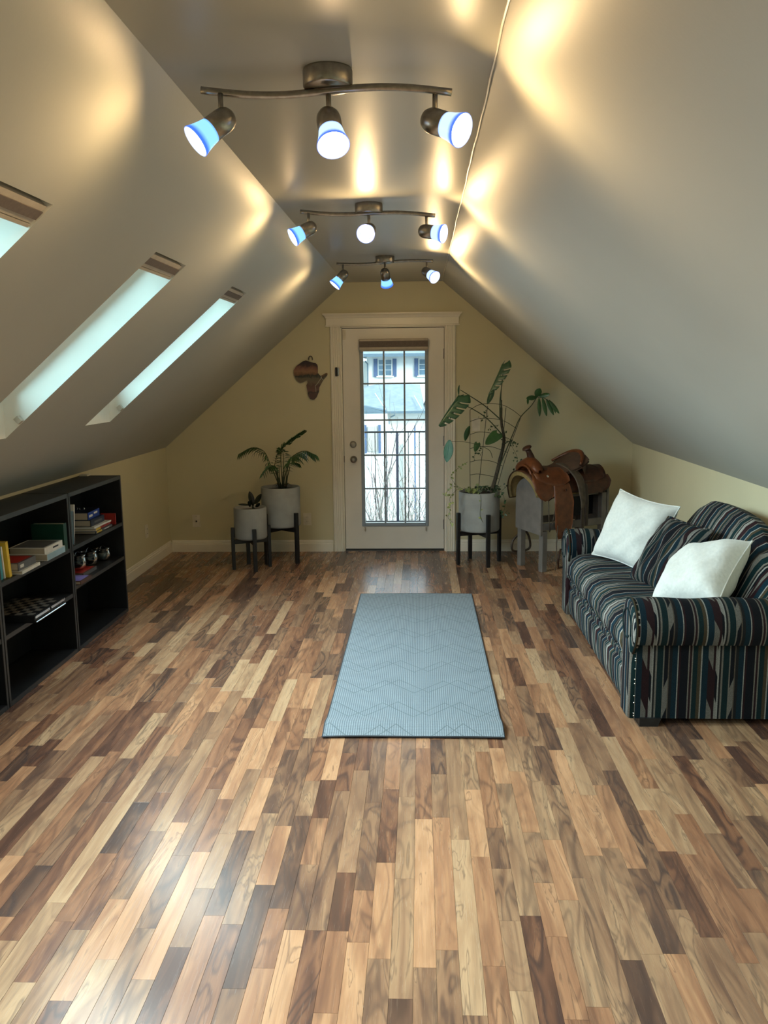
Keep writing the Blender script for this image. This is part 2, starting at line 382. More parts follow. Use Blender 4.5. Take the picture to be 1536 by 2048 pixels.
b = MB(); b.prism([(L, -.1), (R, -.1), (R, KR), (XB, H), (XA, H), (L, KL)], far, BACK-.1, BACK); S(b.build('wall_front', m_wall))

# baseboards with a stepped profile
prof = [(0, 0), (.016, 0), (.016, .072), (.011, .078), (.012, .088), (.006, .094), (.006, .103), (0, .108)]
S(MB().prism(prof, lambda a, z, y: (L+a, y, z), BACK, 3.09).build('baseboard_left', m_trim)); S(MB().prism(prof, lambda a, z, y: (L+a, y, z), 5.737, D-.001).build('baseboard_left', m_trim))
S(MB().prism(prof, lambda a, z, y: (R-a, y, z), BACK, D-.001).build('baseboard_right', m_trim))
S(MB().prism(prof, lambda a, z, x: (x, D-a, z), L+.016, -.815).build('baseboard_back', m_trim))
S(MB().prism(prof, lambda a, z, x: (x, D-a, z), .318, R-.016).build('baseboard_back', m_trim))

# ------------------------------------------------------------------ floor: one mesh per strip of the laminate
floor = S(MB().box((L, BACK, -.06), (R, D+.16, -.007)).build('floor', m_dark))
def pidattr(o, vals):
    a = o.data.color_attributes.new('pid', 'FLOAT_COLOR', 'CORNER')
    arr = []
    for p, v in zip(o.data.polygons, vals): arr += list((*v, 1.0))*p.loop_total
    a.data.foreach_set('color', arr)
def strip(x0, x1, y0, y1):
    g = .0003; e = .0003; z = 0
    vs = [(x0+g, y0+g, z-.006), (x1-g, y0+g, z-.006), (x1-g, y1-g, z-.006), (x0+g, y1-g, z-.006),
          (x0+g, y0+g, z-e), (x1-g, y0+g, z-e), (x1-g, y1-g, z-e), (x0+g, y1-g, z-e),
          (x0+g+e, y0+g+e, z), (x1-g-e, y0+g+e, z), (x1-g-e, y1-g-e, z), (x0+g+e, y1-g-e, z)]
    fs = [(8, 9, 10, 11), (4, 5, 9, 8), (5, 6, 10, 9), (6, 7, 11, 10), (7, 4, 8, 11), (0, 1, 5, 4), (1, 2, 6, 5), (2, 3, 7, 6), (3, 0, 4, 7)]
    return vs, fs
rnd = random.Random(11)
strips = []; wdt = .0645; nx = int(math.ceil((R-L)/wdt))
last = .5
for i in range(nx):
    x0 = L+i*wdt; x1 = min(R, x0+wdt); y = BACK - rnd.random()*.3
    while y < D+.02:
        ln = rnd.choice([.28, .36, .44, .52, .62, .78])*rnd.uniform(.9, 1.1)
        a = max(BACK, y); c = min(D+.02, y+ln); y += ln
        if c-a < .02: continue
        t = rnd.choice([.14, .28, .36, .42, .48, .54, .6, .68, .78, .90])+rnd.uniform(-.05, .05)
        strips.append((x0, x1, a, c, (min(1, max(0, t)), rnd.random(), rnd.random())))
def seen_size(s):
    cx, cy = (s[0]+s[1])/2, (s[2]+s[3])/2; d = Vector((cx, cy, -CAM_H)); z = d.dot(_fw)
    if z < .3: return 0
    px = 768+F_PX*d.dot(_r)/z; py = 1024-F_PX*d.dot(_u)/z
    if px < -60 or px > 1600 or py > 2140: return 0
    return (s[1]-s[0])*(s[3]-s[2])*CAM_H/d.length**3
strips.sort(key=seen_size, reverse=True)
for s in strips[:300]:
    vs, fs = strip(*s[:4]); o = MB().add(vs, fs).build('plank', m_wood, floor); pidattr(o, [s[4]]*9)
b = MB(); vals = []
for s in strips[300:]:
    vs, fs = strip(*s[:4]); b.add(vs, fs); vals += [s[4]]*9
o = b.build('plank_field', m_wood, floor, kind='stuff'); pidattr(o, vals)

# ------------------------------------------------------------------ roof windows
m_pane = glass('roof_glass', (.9, .99, 1))
for i, (y0, y1) in enumerate(sky_y[::-1]):
    W_ = struct('window_%d' % (i+1), pl(S0, (y0+y1)/2))
    dp = .17; hd = 1.157*dp*.35; sl = .864*dp
    O = [pl(S0, y0), pl(S1, y0), pl(S1, y1), pl(S0, y1)]
    I = [pl(S0+sl, y0, dp), pl(S1-hd, y0, dp), pl(S1-hd, y1, dp), pl(S0+sl, y1, dp)]
    MB().add(O+I, [(0, 1, 5, 4), (1, 2, 6, 5), (2, 3, 7, 6), (3, 0, 4, 7)]).build('window_shaft', m_shaft, W_)
    # sash frame and pane
    b = MB(); fr = .03
    def fbox(sa, sb, ya, yb, d0, d1, bb):
        P = [pl(s_, y_, d_) for d_ in (d0, d1) for (s_, y_) in ((sa, ya), (sb, ya), (sb, yb), (sa, yb))]
        bb.add(P, [(0, 1, 2, 3), (4, 7, 6, 5), (0, 4, 5, 1), (1, 5, 6, 2), (2, 6, 7, 3), (3, 7, 4, 0)])
    A0, A1 = S0+sl, S1-hd
    fbox(A0, A1, y0, y0+fr, dp-.03, dp+.03, b); fbox(A0, A1, y1-fr, y1, dp-.03, dp+.03, b)
    fbox(A0, A0+fr, y0, y1, dp-.03, dp+.03, b); fbox(A1-fr, A1, y0, y1, dp-.03, dp+.03, b)
    b.build('window_frame', m_shaft, W_)
    b = MB(); fbox(A0+fr, A1-fr, y0+fr, y1-fr, dp, dp+.004, b); b.build('pane', m_pane, W_)
    b = MB(); fbox(1.655, 1.722, y0+.006, y1-.006, .006, .075, b); cz = b.build('blind_cassette', m_blindw, W_)
    b = MB(); fbox(1.672, 1.703, y0+.005, y1-.005, .002, .006, b); b.build('fascia', m_brown, cz)
    b = MB(); fbox(1.640, 1.652, y0+.004, y1-.004, .004, .03, b); b.build('bottom_bar', m_blindw, W_)
    b = MB(); fbox(S0+.10, S0+.125, y1-.03, y1-.005, .0, .03, b); b.build('blind_catch', m_blindw, W_)
    ld = bpy.data.lights.new('daylight', 'AREA'); ld.shape = 'RECTANGLE'; ld.size = A1-A0-.06; ld.size_y = y1-y0-.06
    ld.energy = SKY_W; ld.color = (.78, .95, .98); ld.spread = math.radians(135)
    lo = bpy.data.objects.new('daylight', ld); COL.objects.link(lo)
    l2 = bpy.data.lights.new('sky_glow', 'AREA'); l2.shape = 'RECTANGLE'; l2.size = A1-A0-.02; l2.size_y = y1-y0-.02; l2.energy = 12; l2.color = (.60, .93, 1.0)
    lq = bpy.data.objects.new('sky_glow', l2); COL.objects.link(lq)
    lq.matrix_world = Matrix.Translation(pl((A0+A1)/2, (y0+y1)/2, dp+.05)) @ Matrix((UL, NL.cross(UL)*-1, -NL)).transposed().to_4x4()
    lo.matrix_world = Matrix.Translation(pl((A0+A1)/2, (y0+y1)/2, .0)) @ Matrix((UL, NL.cross(UL)*-1, -NL)).transposed().to_4x4()

# ------------------------------------------------------------------ exterior door
G0, G1, GZ0, GZ1 = -.515, .040, .265, 1.832
door = struct('door_1', ((HX0+HX1)/2, D, 0))
DX0, DX1 = -.700, .210; DY = D+.012
b = MB(); dy0, dy1 = DY, DY+.044
b.box((DX0, dy0, .012), (G0, dy1, 2.03)); b.box((G1, dy0, .012), (DX1, dy1, 2.03)); b.box((G0, dy0, .012), (G1, dy1, GZ0)); b.box((G0, dy0, GZ1), (G1, dy1, 2.03))
b.build('door_leaf', m_doorw, door)
b = MB(); f = .030
for (x0, x1, z0, z1) in ((G0-f, G0, GZ0-f, GZ1+f), (G1, G1+f, GZ0-f, GZ1+f), (G0, G1, GZ0-f, GZ0), (G0, G1, GZ1, GZ1+f)): b.box((x0, dy0-.012, z0), (x1, dy0+.001, z1), bev=.004)
b.build('lite_frame', m_muntin, door)
MB().box((G0, dy0+.02, GZ0), (G1, dy0+.024, GZ1)).build('pane', m_glass, door)
for x in (-.330, -.145): MB().box((x-.0075, dy0-.004, GZ0), (x+.0075, dy0+.018, GZ1), bev=.002).build('muntin', m_muntin, door)
for z in (1.541, 1.213, .894, .585): MB().box((G0, dy0-.003, z-.007), (G1, dy0+.017, z+.007), bev=.002).build('muntin', m_muntin, door)
# jamb, threshold
b = MB(); b.box((HX0, D-.005, 0), (DX0-.004, D+.16, HZ)); b.box((DX1+.004, D-.005, 0), (HX1, D+.16, HZ)); b.box((HX0, D-.005, 2.036), (HX1, D+.16, HZ)); b.build('door_jamb', m_trim, door)
b = MB(); b.box((HX0, D+.0565, 0), (DX0+.02, D+.08, HZ)); b.box((DX1-.02, D+.0565, 0), (HX1, D+.08, HZ)); b.box((DX0+.02, D+.0565, 2.01), (DX1-.02, D+.08, HZ)); b.build('gap_blocker', m_dark, door)  # added dark strips that block sky light in the gaps around the leaf
MB().box((HX0+.02, D+.0, .0), (HX1-.02, D+.16, .011)).build('threshold', m_steel, door)
b = MB()
b.box((DX0, dy0-.006, .012), (DX1, dy0-.0005, .022)); b.build('door_sweep', m_dark, door)
# roller blind at the head of the glass
bx = MB().box((-.545, dy0-.075, 1.838), (.070, dy0-.013, 1.935), bev=.006).build('blind_cassette', m_blindw, door)
MB().box((-.542, dy0-.079, 1.862), (.067, dy0-.0755, 1.915)).build('fascia', m_brown, bx)
MB().box((-.535, dy0-.055, 1.826), (.060, dy0-.04, 1.838)).build('bottom_rail', m_blindw, bx)
for x in (-.520, .045): 
    b = MB(); b.box((x-.006, dy0-.016, .195), (x+.006, dy0-.0005, .225)); b.tube([(x, dy0-.02, .19), (x, dy0-.02, .215)], .004, 6); b.build('blind_catch', m_blindw, door)
k = MB().lathe([(0, .03), (.020, .03), (.026, .026), (.030, .008), (.031, 0)], (-.617, dy0-.0, .994), (0, -1, 0), 24).build('deadbolt', m_nickel, door, True)
MB().box((-.624, dy0-.042, .990), (-.610, dy0-.028, .998)).build('thumb_turn', m_nickel, k)
MB().lathe([(0, .066), (.012, .066), (.024, .060), (.028, .050), (.026, .038), (.014, .028), (.011, .010), (.030, .008), (.032, 0)], (-.615, dy0, .857), (0, -1, 0), 24).build('door_knob', m_nickel, door, True)
for z in (.25, 1.02, 1.80):
    b = MB(); b.tube([(DX1+.001, dy0-.006, z-.045), (DX1+.001, dy0-.006, z+.045)], .006, 8); b.build('hinge', m_steel, door)
MB().box((-.700, dy0-.010, 1.935), (-.668, dy0, 2.018), bev=.002).build('alarm_magnet', m_outlet, door)
MB().box((DX0-.004, dy0-.003, .83), (DX0+.001, dy0+.002, .89)).build('strike_plate', m_dark, door)
# fluted casing and crown header
def casing(x0, x1, z1):
    wd = x1-x0; n = 4; P = [(0, 0), (wd, 0), (wd, .014)]
    xs = wd-.008
    P += [(wd-.006, .020)]
    step = (wd-.024)/n
    for i in range(n):
        a = wd-.012-i*step; P += [(a, .020), (a-step*.22, .014), (a-step*.78, .014), (a-step, .020)]
    P += [(.006, .020), (0, .014)]
    return MB().prism(P, lambda a, d, z: (x0+a, D-d, z), 0, z1)
t1 = S(casing(-.808, -.715, 2.046).build('trim_1', m_trim)); t2 = S(casing(.225, .314, 2.046).build('trim_1', m_trim))
P = [(0, 2.046), (.030, 2.046), (.030, 2.056), (.024, 2.060), (.024, 2.118), (.030, 2.124), (.034, 2.136), (.046, 2.148), (.050, 2.152), (.050, 2.162), (0, 2.162)]
vs = []; n = len(P); ex = lambda d: max(0, d-.022)*1.1
for side in (0, 1):
    for d, z in P: vs.append(((-.838-ex(d)) if side == 0 else (.338+ex(d)), D-d, z))
S(MB().add(vs, [tuple(range(n)), tuple(range(n, 2*n))[::-1]]+[(i, n+i, n+(i+1) % n, (i+1) % n) for i in range(n)]).build('trim_2', m_trim))
a_ = thing('door_sensor', 'small dark alarm sensor on the left casing of the glass door', 'sensor', (-.755, D-.02, 1.65))
MB().box((-.765, D-.038, 1.61), (-.745, D-.0205, 1.69), bev=.003).build('sensor_body', m_dark, a_)
MB().box((-.744, D-.034, 1.615), (-.732, D-.0205, 1.685), bev=.003).build('sensor_cover', m_chrome, a_)

# outlets and plates
def plate(name, label, cx, cz, kind, left=False, w_=.072, h_=.115):
    if left: f = lambda a, d, z: (L+d, cx+a, cz+z)
    else: f = lambda a, d, z: (cx+a, D-d, cz+z)
    t = thing(name, label, 'outlet' if 'outlet' in name else ('switch' if 'switch' in name else 'wall plate'), f(0, 0, 0))
    def bb(a0, a1, z0, z1, d0, d1):
        b = MB(); p = f(a0, d0, z0); q_ = f(a1, d1, z1); return b.box([min(p[i], q_[i]) for i in range(3)], [max(p[i], q_[i]) for i in range(3)])
    bb(-w_/2, w_/2, -h_/2, h_/2, 0, .006).build('cover_plate', m_outlet, t)
    if kind == 'outlet':
        bb(-.017, .017, -.033, .033, .006, .009).build('socket', m_outlet, t)
        b = MB()
        for z in (-.02, .02):
            for x in (-.006, .006):
                p = f(x-.001, .009, z-.004); q_ = f(x+.001, .010, z+.004); b.box([min(p[i], q_[i]) for i in range(3)], [max(p[i], q_[i]) for i in range(3)])
        b.build('slots', m_dark, t, kind='stuff')
    if kind == 'coax':
        MB().lathe([(0, .014), (.004, .014), (.005, 0), (.009, 0), (.009, -.006)], f(0, .006, -.003), (0, -1, 0), 10).build('connector', m_steel, t)
        MB().lathe([(0, .002), (.003, .002), (.003, 0)], f(0, .006, .042), (0, -1, 0), 8).build('screw', m_steel, t)
    if kind == 'switch': bb(-.017, .017, -.033, .033, .006, .011).build('rocker', m_outlet, t)
plate('wall_outlet', 'cream power outlet between the tall planter and the door casing', -1.055, .305, 'outlet')
plate('cable_plate', 'cream cable wall plate on the back wall near the left corner', -2.095, .292, 'coax')
plate('wall_outlet', 'cream outlet on the low left wall right of the bookcases', 7.07, .322, 'outlet', True)
plate('light_switch', 'cream light switch behind the tall plant beside the door', .50, 1.165, 'switch')

# ------------------------------------------------------------------ ceiling spot lights
def aim(v): return Vector(v).normalized()
def uvstrip(o, n):
    uv = o.data.uv_layers.new(name='UVMap'); k = len(o.data.vertices)//n
    for lp in o.data.loops: uv.data[lp.index].uv = ((lp.vertex_index//n)/(k-1), (lp.vertex_index % n)/n)
def spot_bar(yc, label, ends, sag, heads):
    t = thing('ceiling_light', label, 'ceiling light', (-.242, yc, H), group='track lights on the flat ceiling')
    MB().lathe([(.0, 0), (.064, 0), (.066, -.004), (.066, -.042), (.062, -.046), (0, -.046)], (-.242, yc, H), (0, 0, 1), 40).build('canopy', m_nickel, t, True)
    (xa_, za), (xb_, zb) = ends; pts = []
    for i in range(33):
        u = i/32; x = xa_+(xb_-xa_)*u; z = za+(zb-za)*u-sag*math.sin(2*PI*u); pts.append((x, yc+.012*math.sin(2*PI*u), z))
    bz = lambda x: (lambda u: za+(zb-za)*u-sag*math.sin(2*PI*u))((x-xa_)/(xb_-xa_))
    MB().tube(pts, .0098, 12).build('bar', m_nickel, t, True)
    for dx in (-.03, .03): MB().tube([(-.242+dx, yc, H-.044), (-.242+dx, yc, bz(-.242+dx))], .006, 8).build('bar_post', m_nickel, t, True)
    for (hx, d, white) in heads:
        d = aim(d); z0 = bz(hx); pv = Vector((hx, yc, z0-.052))
        st = MB().tube([(hx, yc, z0-.004), (hx, yc, z0-.040), pv], [.0072, .0072, .005], 10).build('stem', m_nickel, t, True)
        c0 = pv-Vector((0, 0, .024))-d*.026
        hd = MB().lathe([(0, -.014), (.014, -.012), (.025, -.004), (.031, .008), (.033, .020), (.033, .064), (.029, .066)], c0, d, 28).build('lamp_head', m_nickel, t, True)
        o = MB().lathe([(.032, .060), (.0335, .070), (.0360, .086), (.0395, .102), (.0440, .118), (.0425, .119), (.037, .102), (.033, .086)], c0, d, 28).build('lamp_shade', m_shadewhite if white else m_shade, hd, True); uvstrip(o, 28)
        MB().lathe([(0, .078), (.018, .077), (.030, .074), (.031, .068)], c0, d, 24).build('bulb', m_bulb, hd, True)
        ld = bpy.data.lights.new('bulb_light', 'POINT'); ld.energy = LAMP_W*(1 if yc < 6 else 1.7); ld.color = (1, .67, .31); ld.shadow_soft_size = .020
        lo = bpy.data.objects.new('bulb_light', ld); COL.objects.link(lo); lo.location = c0+d*(.104 if white else .099)
spot_bar(2.40, 'brushed nickel wavy bar with three spots, nearest of the ceiling lights', ((-.582, 2.388), (.085, 2.366)), .008,
         [(-.530, (-.085, -.045, -.075), False), (-.241, (.018, -.06, -.085), True), (.041, (.085, -.060, -.045), True)])
spot_bar(4.22, 'brushed nickel wavy bar with three spots, middle one of the ceiling lights', ((-.571, 2.402), (.072, 2.371)), .006,
         [(-.531, (-.085, -.035, -.050), False), (-.243, (-.012, -.10, -.035), True), (.031, (.09, -.045, -.02), True)])
spot_bar(6.08, 'brushed nickel wavy bar with three spots, farthest one above the door', ((-.578, 2.386), (.089, 2.394)), .006,
         [(-.534, (-.065, -.02, -.075), False), (-.243, (.012, .06, -.075), False), (.046, (.065, -.07, -.05), True)])

# ------------------------------------------------------------------ rug
X0, X1, Y0, Y1 = -.452, .372, 3.640, 6.170
rg = thing('runner_rug', 'pale grey blue woven runner rug with diamond lines on the floor', 'rug', (-.04, 4.9, 0))
def rz(u):     # height of the rug along its length, the near end still curls from being rolled
    d = u*(Y1-Y0)
    return .004+.020*math.exp(-((d-.115)/.07)**2)
def rfn(top):
    return lambda u, v: (X0+(X1-X0)*v-.03*(1-u)*(v-.5)*0, Y0+(Y1-Y0)*u+.01*math.sin(v*3), rz(u)+(.006 if top else -.001) + .0015*math.sin(v*9+u*20)*(u < .3))
MB().grid(rfn(True), 160, 12).grid(rfn(False), 160, 12).build('rug_body', m_rug, rg, True)
m_bind = pmat('rug_binding', (.03, .036, .045), .8)
pts = [rfn(True)(i/160, 0) for i in range(161)]+[rfn(True)(1, j/12) for j in range(1, 13)]+[rfn(True)(i/160, 1) for i in range(159, -1, -1)]+[rfn(True)(0, j/12) for j in range(11, 0, -1)]
pts = [(p[0], p[1], p[2]-.003) for p in pts]; MB().tube(pts+[pts[0]], .0042, 6).build('rug_binding', m_bind, rg, True)

# ------------------------------------------------------------------ bookcases
BXF = -2.064
def bookcase(y0, y1, sh, label):
    t = thing('bookcase', label, 'bookcase', ((BXF+L)/2, (y0+y1)/2, 0), group='black bookcases along the left wall')
    xb = L+.004; Hh = .963; th = .018
    def panel(nm, lo, hi):
        o = MB().box(lo, hi, bev=.001).build(nm, m_black, t); return o
    panel('side_panel', (xb, y0, 0), (BXF, y0+th, Hh)); panel('side_panel', (xb, y1-th, 0), (BXF, y1, Hh))
    panel('top_panel', (xb, y0+th, Hh-.026), (BXF, y1-th, Hh)); panel('bottom_panel', (xb, y0+th, .0), (BXF-.002, y1-th, .024))
    panel('back_panel', (xb, y0+th, .024), (xb+.005, y1-th, Hh-.026))
    for z in sh: panel('shelf', (xb+.006, y0+th, z-.024), (BXF-.003, y1-th, z))
    b = MB()
    for (a0, a1, z0, z1) in ((y0, y0+th, 0, Hh), (y1-th, y1, 0, Hh), (y0+th, y1-th, Hh-.026, Hh), (y0+th, y1-th, 0, .024)): b.box((BXF+.0003, a0+.001, z0+.001), (BXF+.0012, a1-.001, z1-.001))
    for z in sh: b.box((BXF-.0027, y0+th, z-.0235), (BXF-.0018, y1-th, z-.0005))
    b.build('lit_edge_strips', m_blacklit, t)  # thin strips added to carry the painted light on the front edges
bookcase(4.852, 5.733, (.638, .400), 'black bookcase nearest the back wall, glass bowls on its middle shelf')
bookcase(3.975, 4.843, (.638, .366), 'black bookcase with the checkered board on its middle shelf')
bookcase(3.095, 3.966, (.638, .366), 'black bookcase cut off by the left edge of the photo')
t = tag(MB().box((-2.325, 5.66, .9635), (-2.265, 5.72, .976), bev=.003).build('mouse_trap_box', m_outlet), 'tiny cream plastic piece on top of the black bookcase at its far end', 'box')
t.name = 'small_case'

def cmat(name, c, rough=.35): return pmat(name, c, rough, nscale=12, namt=.1)
c_blue = cmat('cover_blue', (.012, .06, .42)); c_navy = cmat('cover_navy', (.012, .02, .05)); c_white = cmat('cover_white', (.85, .86, .84)); c_yel = cmat('cover_yellow', (.80, .58, .06))
c_red = cmat('cover_red', (.42, .035, .03)); c_green = cmat('cover_green', (.006, .055, .038)); c_lblue = cmat('cover_pale_blue', (.35, .55, .70)); c_pur = cmat('cover_purple', (.25, .22, .62)); c_grey = cmat('cover_grey', (.12, .13, .15)); c_brn = cmat('cover_brown', (.10, .05, .04)); c_cyan = cmat('cover_teal', (.05, .35, .45))
def book(label, loc, size, cover, rz=0, tilt=None, spine=None, cat='book', group=None, top=None, band=None):
    """lying flat: size = (depth x, length y, thickness z); the spine faces +x, page ends face -y"""
    t = thing('book', label, cat, loc, group, rz)
    if tilt: t.rotation_euler = tilt
    sx, sy, sz = size; c = .003
    b = MB(); b.box((-sx/2, -sy/2, 0), (sx/2, sy/2, c)); b.box((-sx/2, -sy/2, sz-c), (sx/2, sy/2, sz)); b.box((sx/2-c, -sy/2, c), (sx/2, sy/2, sz-c))
    o = b.build('cover', cover); o.parent = t
    o = MB().box((-sx/2+.004, -sy/2+.003, c), (sx/2-c-.0005, sy/2-.003, sz-c)).build('pages', m_page); o.parent = t
    if spine: o = MB().box((sx/2, -sy/2+.002, .001), (sx/2+.0008, sy/2-.002, sz-.001)).build('spine_cover', spine); o.parent = t
    if band:
        for (mm, a0, a1, z0, z1) in band:
            o = MB().box((sx/2+.0009, -sy/2+sy*a0, sz*z0), (sx/2+.0014, -sy/2+sy*a1, sz*z1)).build('spine_print', mm); o.parent = t
    if top: o = MB().box((-sx/2+.012, -sy/2+.015, sz), (sx/2-.012, sy/2-.012, sz+.0006)).build('cover_picture', top); o.parent = t
    return t
# bookcase A upper shelf, stack
gA = 'stacked books on the upper shelf by the back wall'
z = .6385
for (lab, sx, sy, sz, cov, sp, dx, dy, rz_, band) in (
    ('bottom book of the stack beside the back wall, black and yellow spine', .19, .29, .016, c_navy, c_grey, .02, .0, .0, [(c_yel, .05, .35, .2, .9), (c_white, .5, .8, .3, .6)]),
    ('thin book with a yellow and red spine, second from the bottom of the stack', .185, .28, .018, c_white, c_red, .015, .005, .03, [(c_yel, .0, .3, .1, .9)]),
    ('thin white book third from the bottom of the stack', .18, .27, .010, c_white, c_white, .02, .0, -.04, None),
    ('thick navy book under the blue book in the stack', .165, .235, .042, c_navy, c_navy, .0, -.02, .0, [(c_grey, .25, .8, .35, .65)]),
    ('thick bright blue book on top of the stack', .155, .215, .048, c_navy, c_blue, -.015, -.03, .03, [(c_white, .08, .38, .3, .6), (c_white, .5, .8, .5, .75)])):
    book(lab, (-2.195+dx, 5.42+dy, z), (sx, sy, sz), cov, rz_, spine=sp, band=band, group=gA); z += sz+.0005
b = thing('reading_glasses', 'small folded glasses on top of the bright blue book', 'glasses', (-2.22, 5.36, z))
for dx in (0, .045): 
    th = [(-2.24+dx+.016*math.cos(a*PI/6), 5.36, z+.0155+.013*math.sin(a*PI/6)) for a in range(13)]; MB().tube(th, .0013, 5).build('lens_rim', m_chrome, b, True)
MB().tube([(-2.224, 5.36, z+.018), (-2.211, 5.36, z+.018)], .0013, 5).build('bridge', m_chrome, b)
RED_BOOK = 1
# leaning white books against left panel of A
book('tall white book leaning on the partition, right one of the pair', (-2.19, 4.990, .640), (.19, .235, .012), c_white, tilt=(math.radians(81), 0, 0), spine=c_white)
book('tall pale blue book leaning on the partition, left one of the pair', (-2.17, 4.955, .640), (.17, .20, .010), c_lblue, tilt=(math.radians(85), 0, 0), spine=c_navy)
# fix height of leaning books (they pivot about their centre)
for o in [x for x in COL.objects if x.name.startswith('book') and x.type == 'EMPTY' and abs(x.rotation_euler[0]) > .5]:
    a = o.rotation_euler[0]; sy = .235 if 'right one' in o['label'] else .20
    o.location.z = .6395+sy/2*math.sin(a)
# purple book + flat dark book on A middle shelf
book('flat purple notebook at the near end of the shelf with glass bowls', (-2.13, 4.985, .4003), (.17, .17, .020), c_brn, spine=c_brn, top=c_pur)
book('dark red brown book lying under the front glass bowl', (-2.20, 5.20, .4003), (.19, .22, .022), c_brn, top=c_red, spine=c_grey)
# bookcase B upper shelf
GREEN_BOOK = 1
book('thick white book with a picture cover on top of the middle stack', (-2.16, 4.60, .6385+.0365), (.20, .235, .036), c_white, .0, spine=c_white, top=c_grey, band=[(c_navy, .45, .75, .4, .65)])
book('pale blue book under the thick picture book in the middle stack', (-2.155, 4.61, .6385), (.205, .25, .036), c_white, .02, spine=c_lblue)
book('grey book with a red patterned cover on the short stack', (-2.15, 4.27, .6385+.0175), (.18, .20, .040), c_grey, .0, spine=c_grey, top=c_red, band=[(c_white, .1, .3, .3, .7)])
book('thin white book under the red patterned book', (-2.14, 4.28, .6385), (.19, .22, .017), c_white, .03, spine=c_white)
def upright(label, x, y, w_, h_, th_, cov, lean):
    t = thing('book', label, 'book', (x, y, .6387))
    t.rotation_euler = (lean, 0, 0)
    b = MB(); b.box((-w_/2, 0, 0), (w_/2, .0025, h_)); b.box((-w_/2, th_-.0025, 0), (w_/2, th_, h_)); b.box((w_/2-.002, .0025, 0), (w_/2, th_-.0025, h_)); o = b.build('cover', cov); o.parent = t
    o = MB().box((-w_/2+.004, .0025, .003), (w_/2-.002, th_-.0025, h_-.003)).build('pages', m_page); o.parent = t
upright('yellow book standing at the front of the leaning row, left edge of the photo', -2.17, 4.105, .19, .185, .024, c_yel, .10)
upright('thin white book leaning behind the yellow book', -2.18, 4.080, .18, .165, .012, c_white, .08)
upright('teal book leaning against the bookcase side behind the white one', -2.18, 4.048, .18, .175, .020, c_cyan, .06)

upright('green hardback standing upright at the far end of the shelf', -2.16, 4.755, .19, .158, .045, c_green, 0)
upright('small upright red book behind the stack at the far end of the upper shelf', -2.13, 5.63, .10, .075, .012, c_red, 0)
# checkered board with metal edge rails
t = thing('chess_board', 'dark checkered game board with silver edges sticking out of the shelf', 'game board', (-2.15, 4.40, .3663))
MB().box((-2.315, 4.215, .3665), (-2.018, 4.585, .405)).build('board_case', m_black, t)
m_sq = pmat('board_pale_square', (.13, .125, .112), .5)
for i in range(8):
    for j in range(8):
        if (i+j) % 2: MB().box((-2.305+i*.034, 4.232+j*.042, .4052), (-2.305+(i+1)*.034, 4.232+(j+1)*.042, .4058)).build('square', m_sq, t)
MB().box((-2.017, 4.215, .391), (-2.012, 4.39, .404)).build('edge_rail', m_chrome, t); MB().box((-2.017, 4.41, .391), (-2.012, 4.585, .404)).build('edge_rail', m_chrome, t)
MB().tube([(-2.013, 4.215, .372), (-2.013, 4.585, .372)], .0055, 8).build('edge_rail', m_chrome, t)

# glass bowls with wire handles
def bowl(label, x, y, z, r, h):
    t = thing('glass_bowl', label, 'bowl', (x, y, z), group='glass bowls on the shelf')
    pr = [(0, 0), (r*.6, .0), (r*.92, h*.2), (r, h*.45), (r*.9, h*.75), (r*.82, h*.86), (r*.98, h), (r*.93, h), (r*.77, h*.86), (r*.85, h*.72), (r*.93, h*.45), (r*.85, h*.22), (r*.5, h*.06), (0, h*.06)]
    MB().lathe(pr, (x, y, z), (0, 0, 1), 28).build('glass_body', m_bowl, t, True)
    pts = [(x+.004, y-r*.95+.0+i*r*1.9/16, z+h*.9+.5*r*math.sin(PI*i/16)) for i in range(17)]
    MB().tube(pts, .0014, 5).build('wire_handle', m_chrome, t, True)
    b = MB()
    for p in (pts[0], pts[-1]): b.lathe([(0, -.004), (.003, -.0028), (.0042, 0), (.003, .0028), (0, .004)], p, (0, 0, 1), 10)
    b.build('ball_end', m_chrome, t, True, kind='stuff')
bowl('small glass bowl in front, standing on the dark red brown book', -2.19, 5.21, .4235, .058, .095)
bowl('glass bowl with a wire handle in the middle of the shelf', -2.20, 5.42, .4004, .060, .10)
bowl('glass bowl with a pale candle at the far end of the shelf', -2.17, 5.585, .4004, .055, .085)
t = thing('candle', 'pale candle inside the farthest glass bowl', 'candle', (-2.17, 5.585, .407))
MB().lathe([(0, 0), (.028, 0), (.03, .004), (.029, .032), (.026, .036), (0, .034)], (-2.17, 5.585, .409), (0, 0, 1), 20).build('wax', pmat('wax', (.6, .6, .52), .5), t, True)
MB().tube([(-2.17, 5.585, .442), (-2.17, 5.586, .452)], .001, 5).build('wick', m_dark, t)

# ------------------------------------------------------------------ sofa
SX0, SX1, SY0, SY1 = .975, 1.86, 3.765, 5.73
sofa = thing('sofa', 'dark teal and navy striped rolled-arm sofa along the right wall', 'sofa', ((SX0+SX1)/2, (SY0+SY1)/2, 0))
AW = .20      # arm width
def rbox(nm, lo, hi, mat, r, seg=4, parent=None):
    o = MB().box(lo, hi).build(nm, mat, parent or sofa, True); bevel(o, r, seg); return o
rbox('base_frame', (SX0+.03, SY0+.07, .035), (SX1, SY1-.07, .30), m_sy, .02)
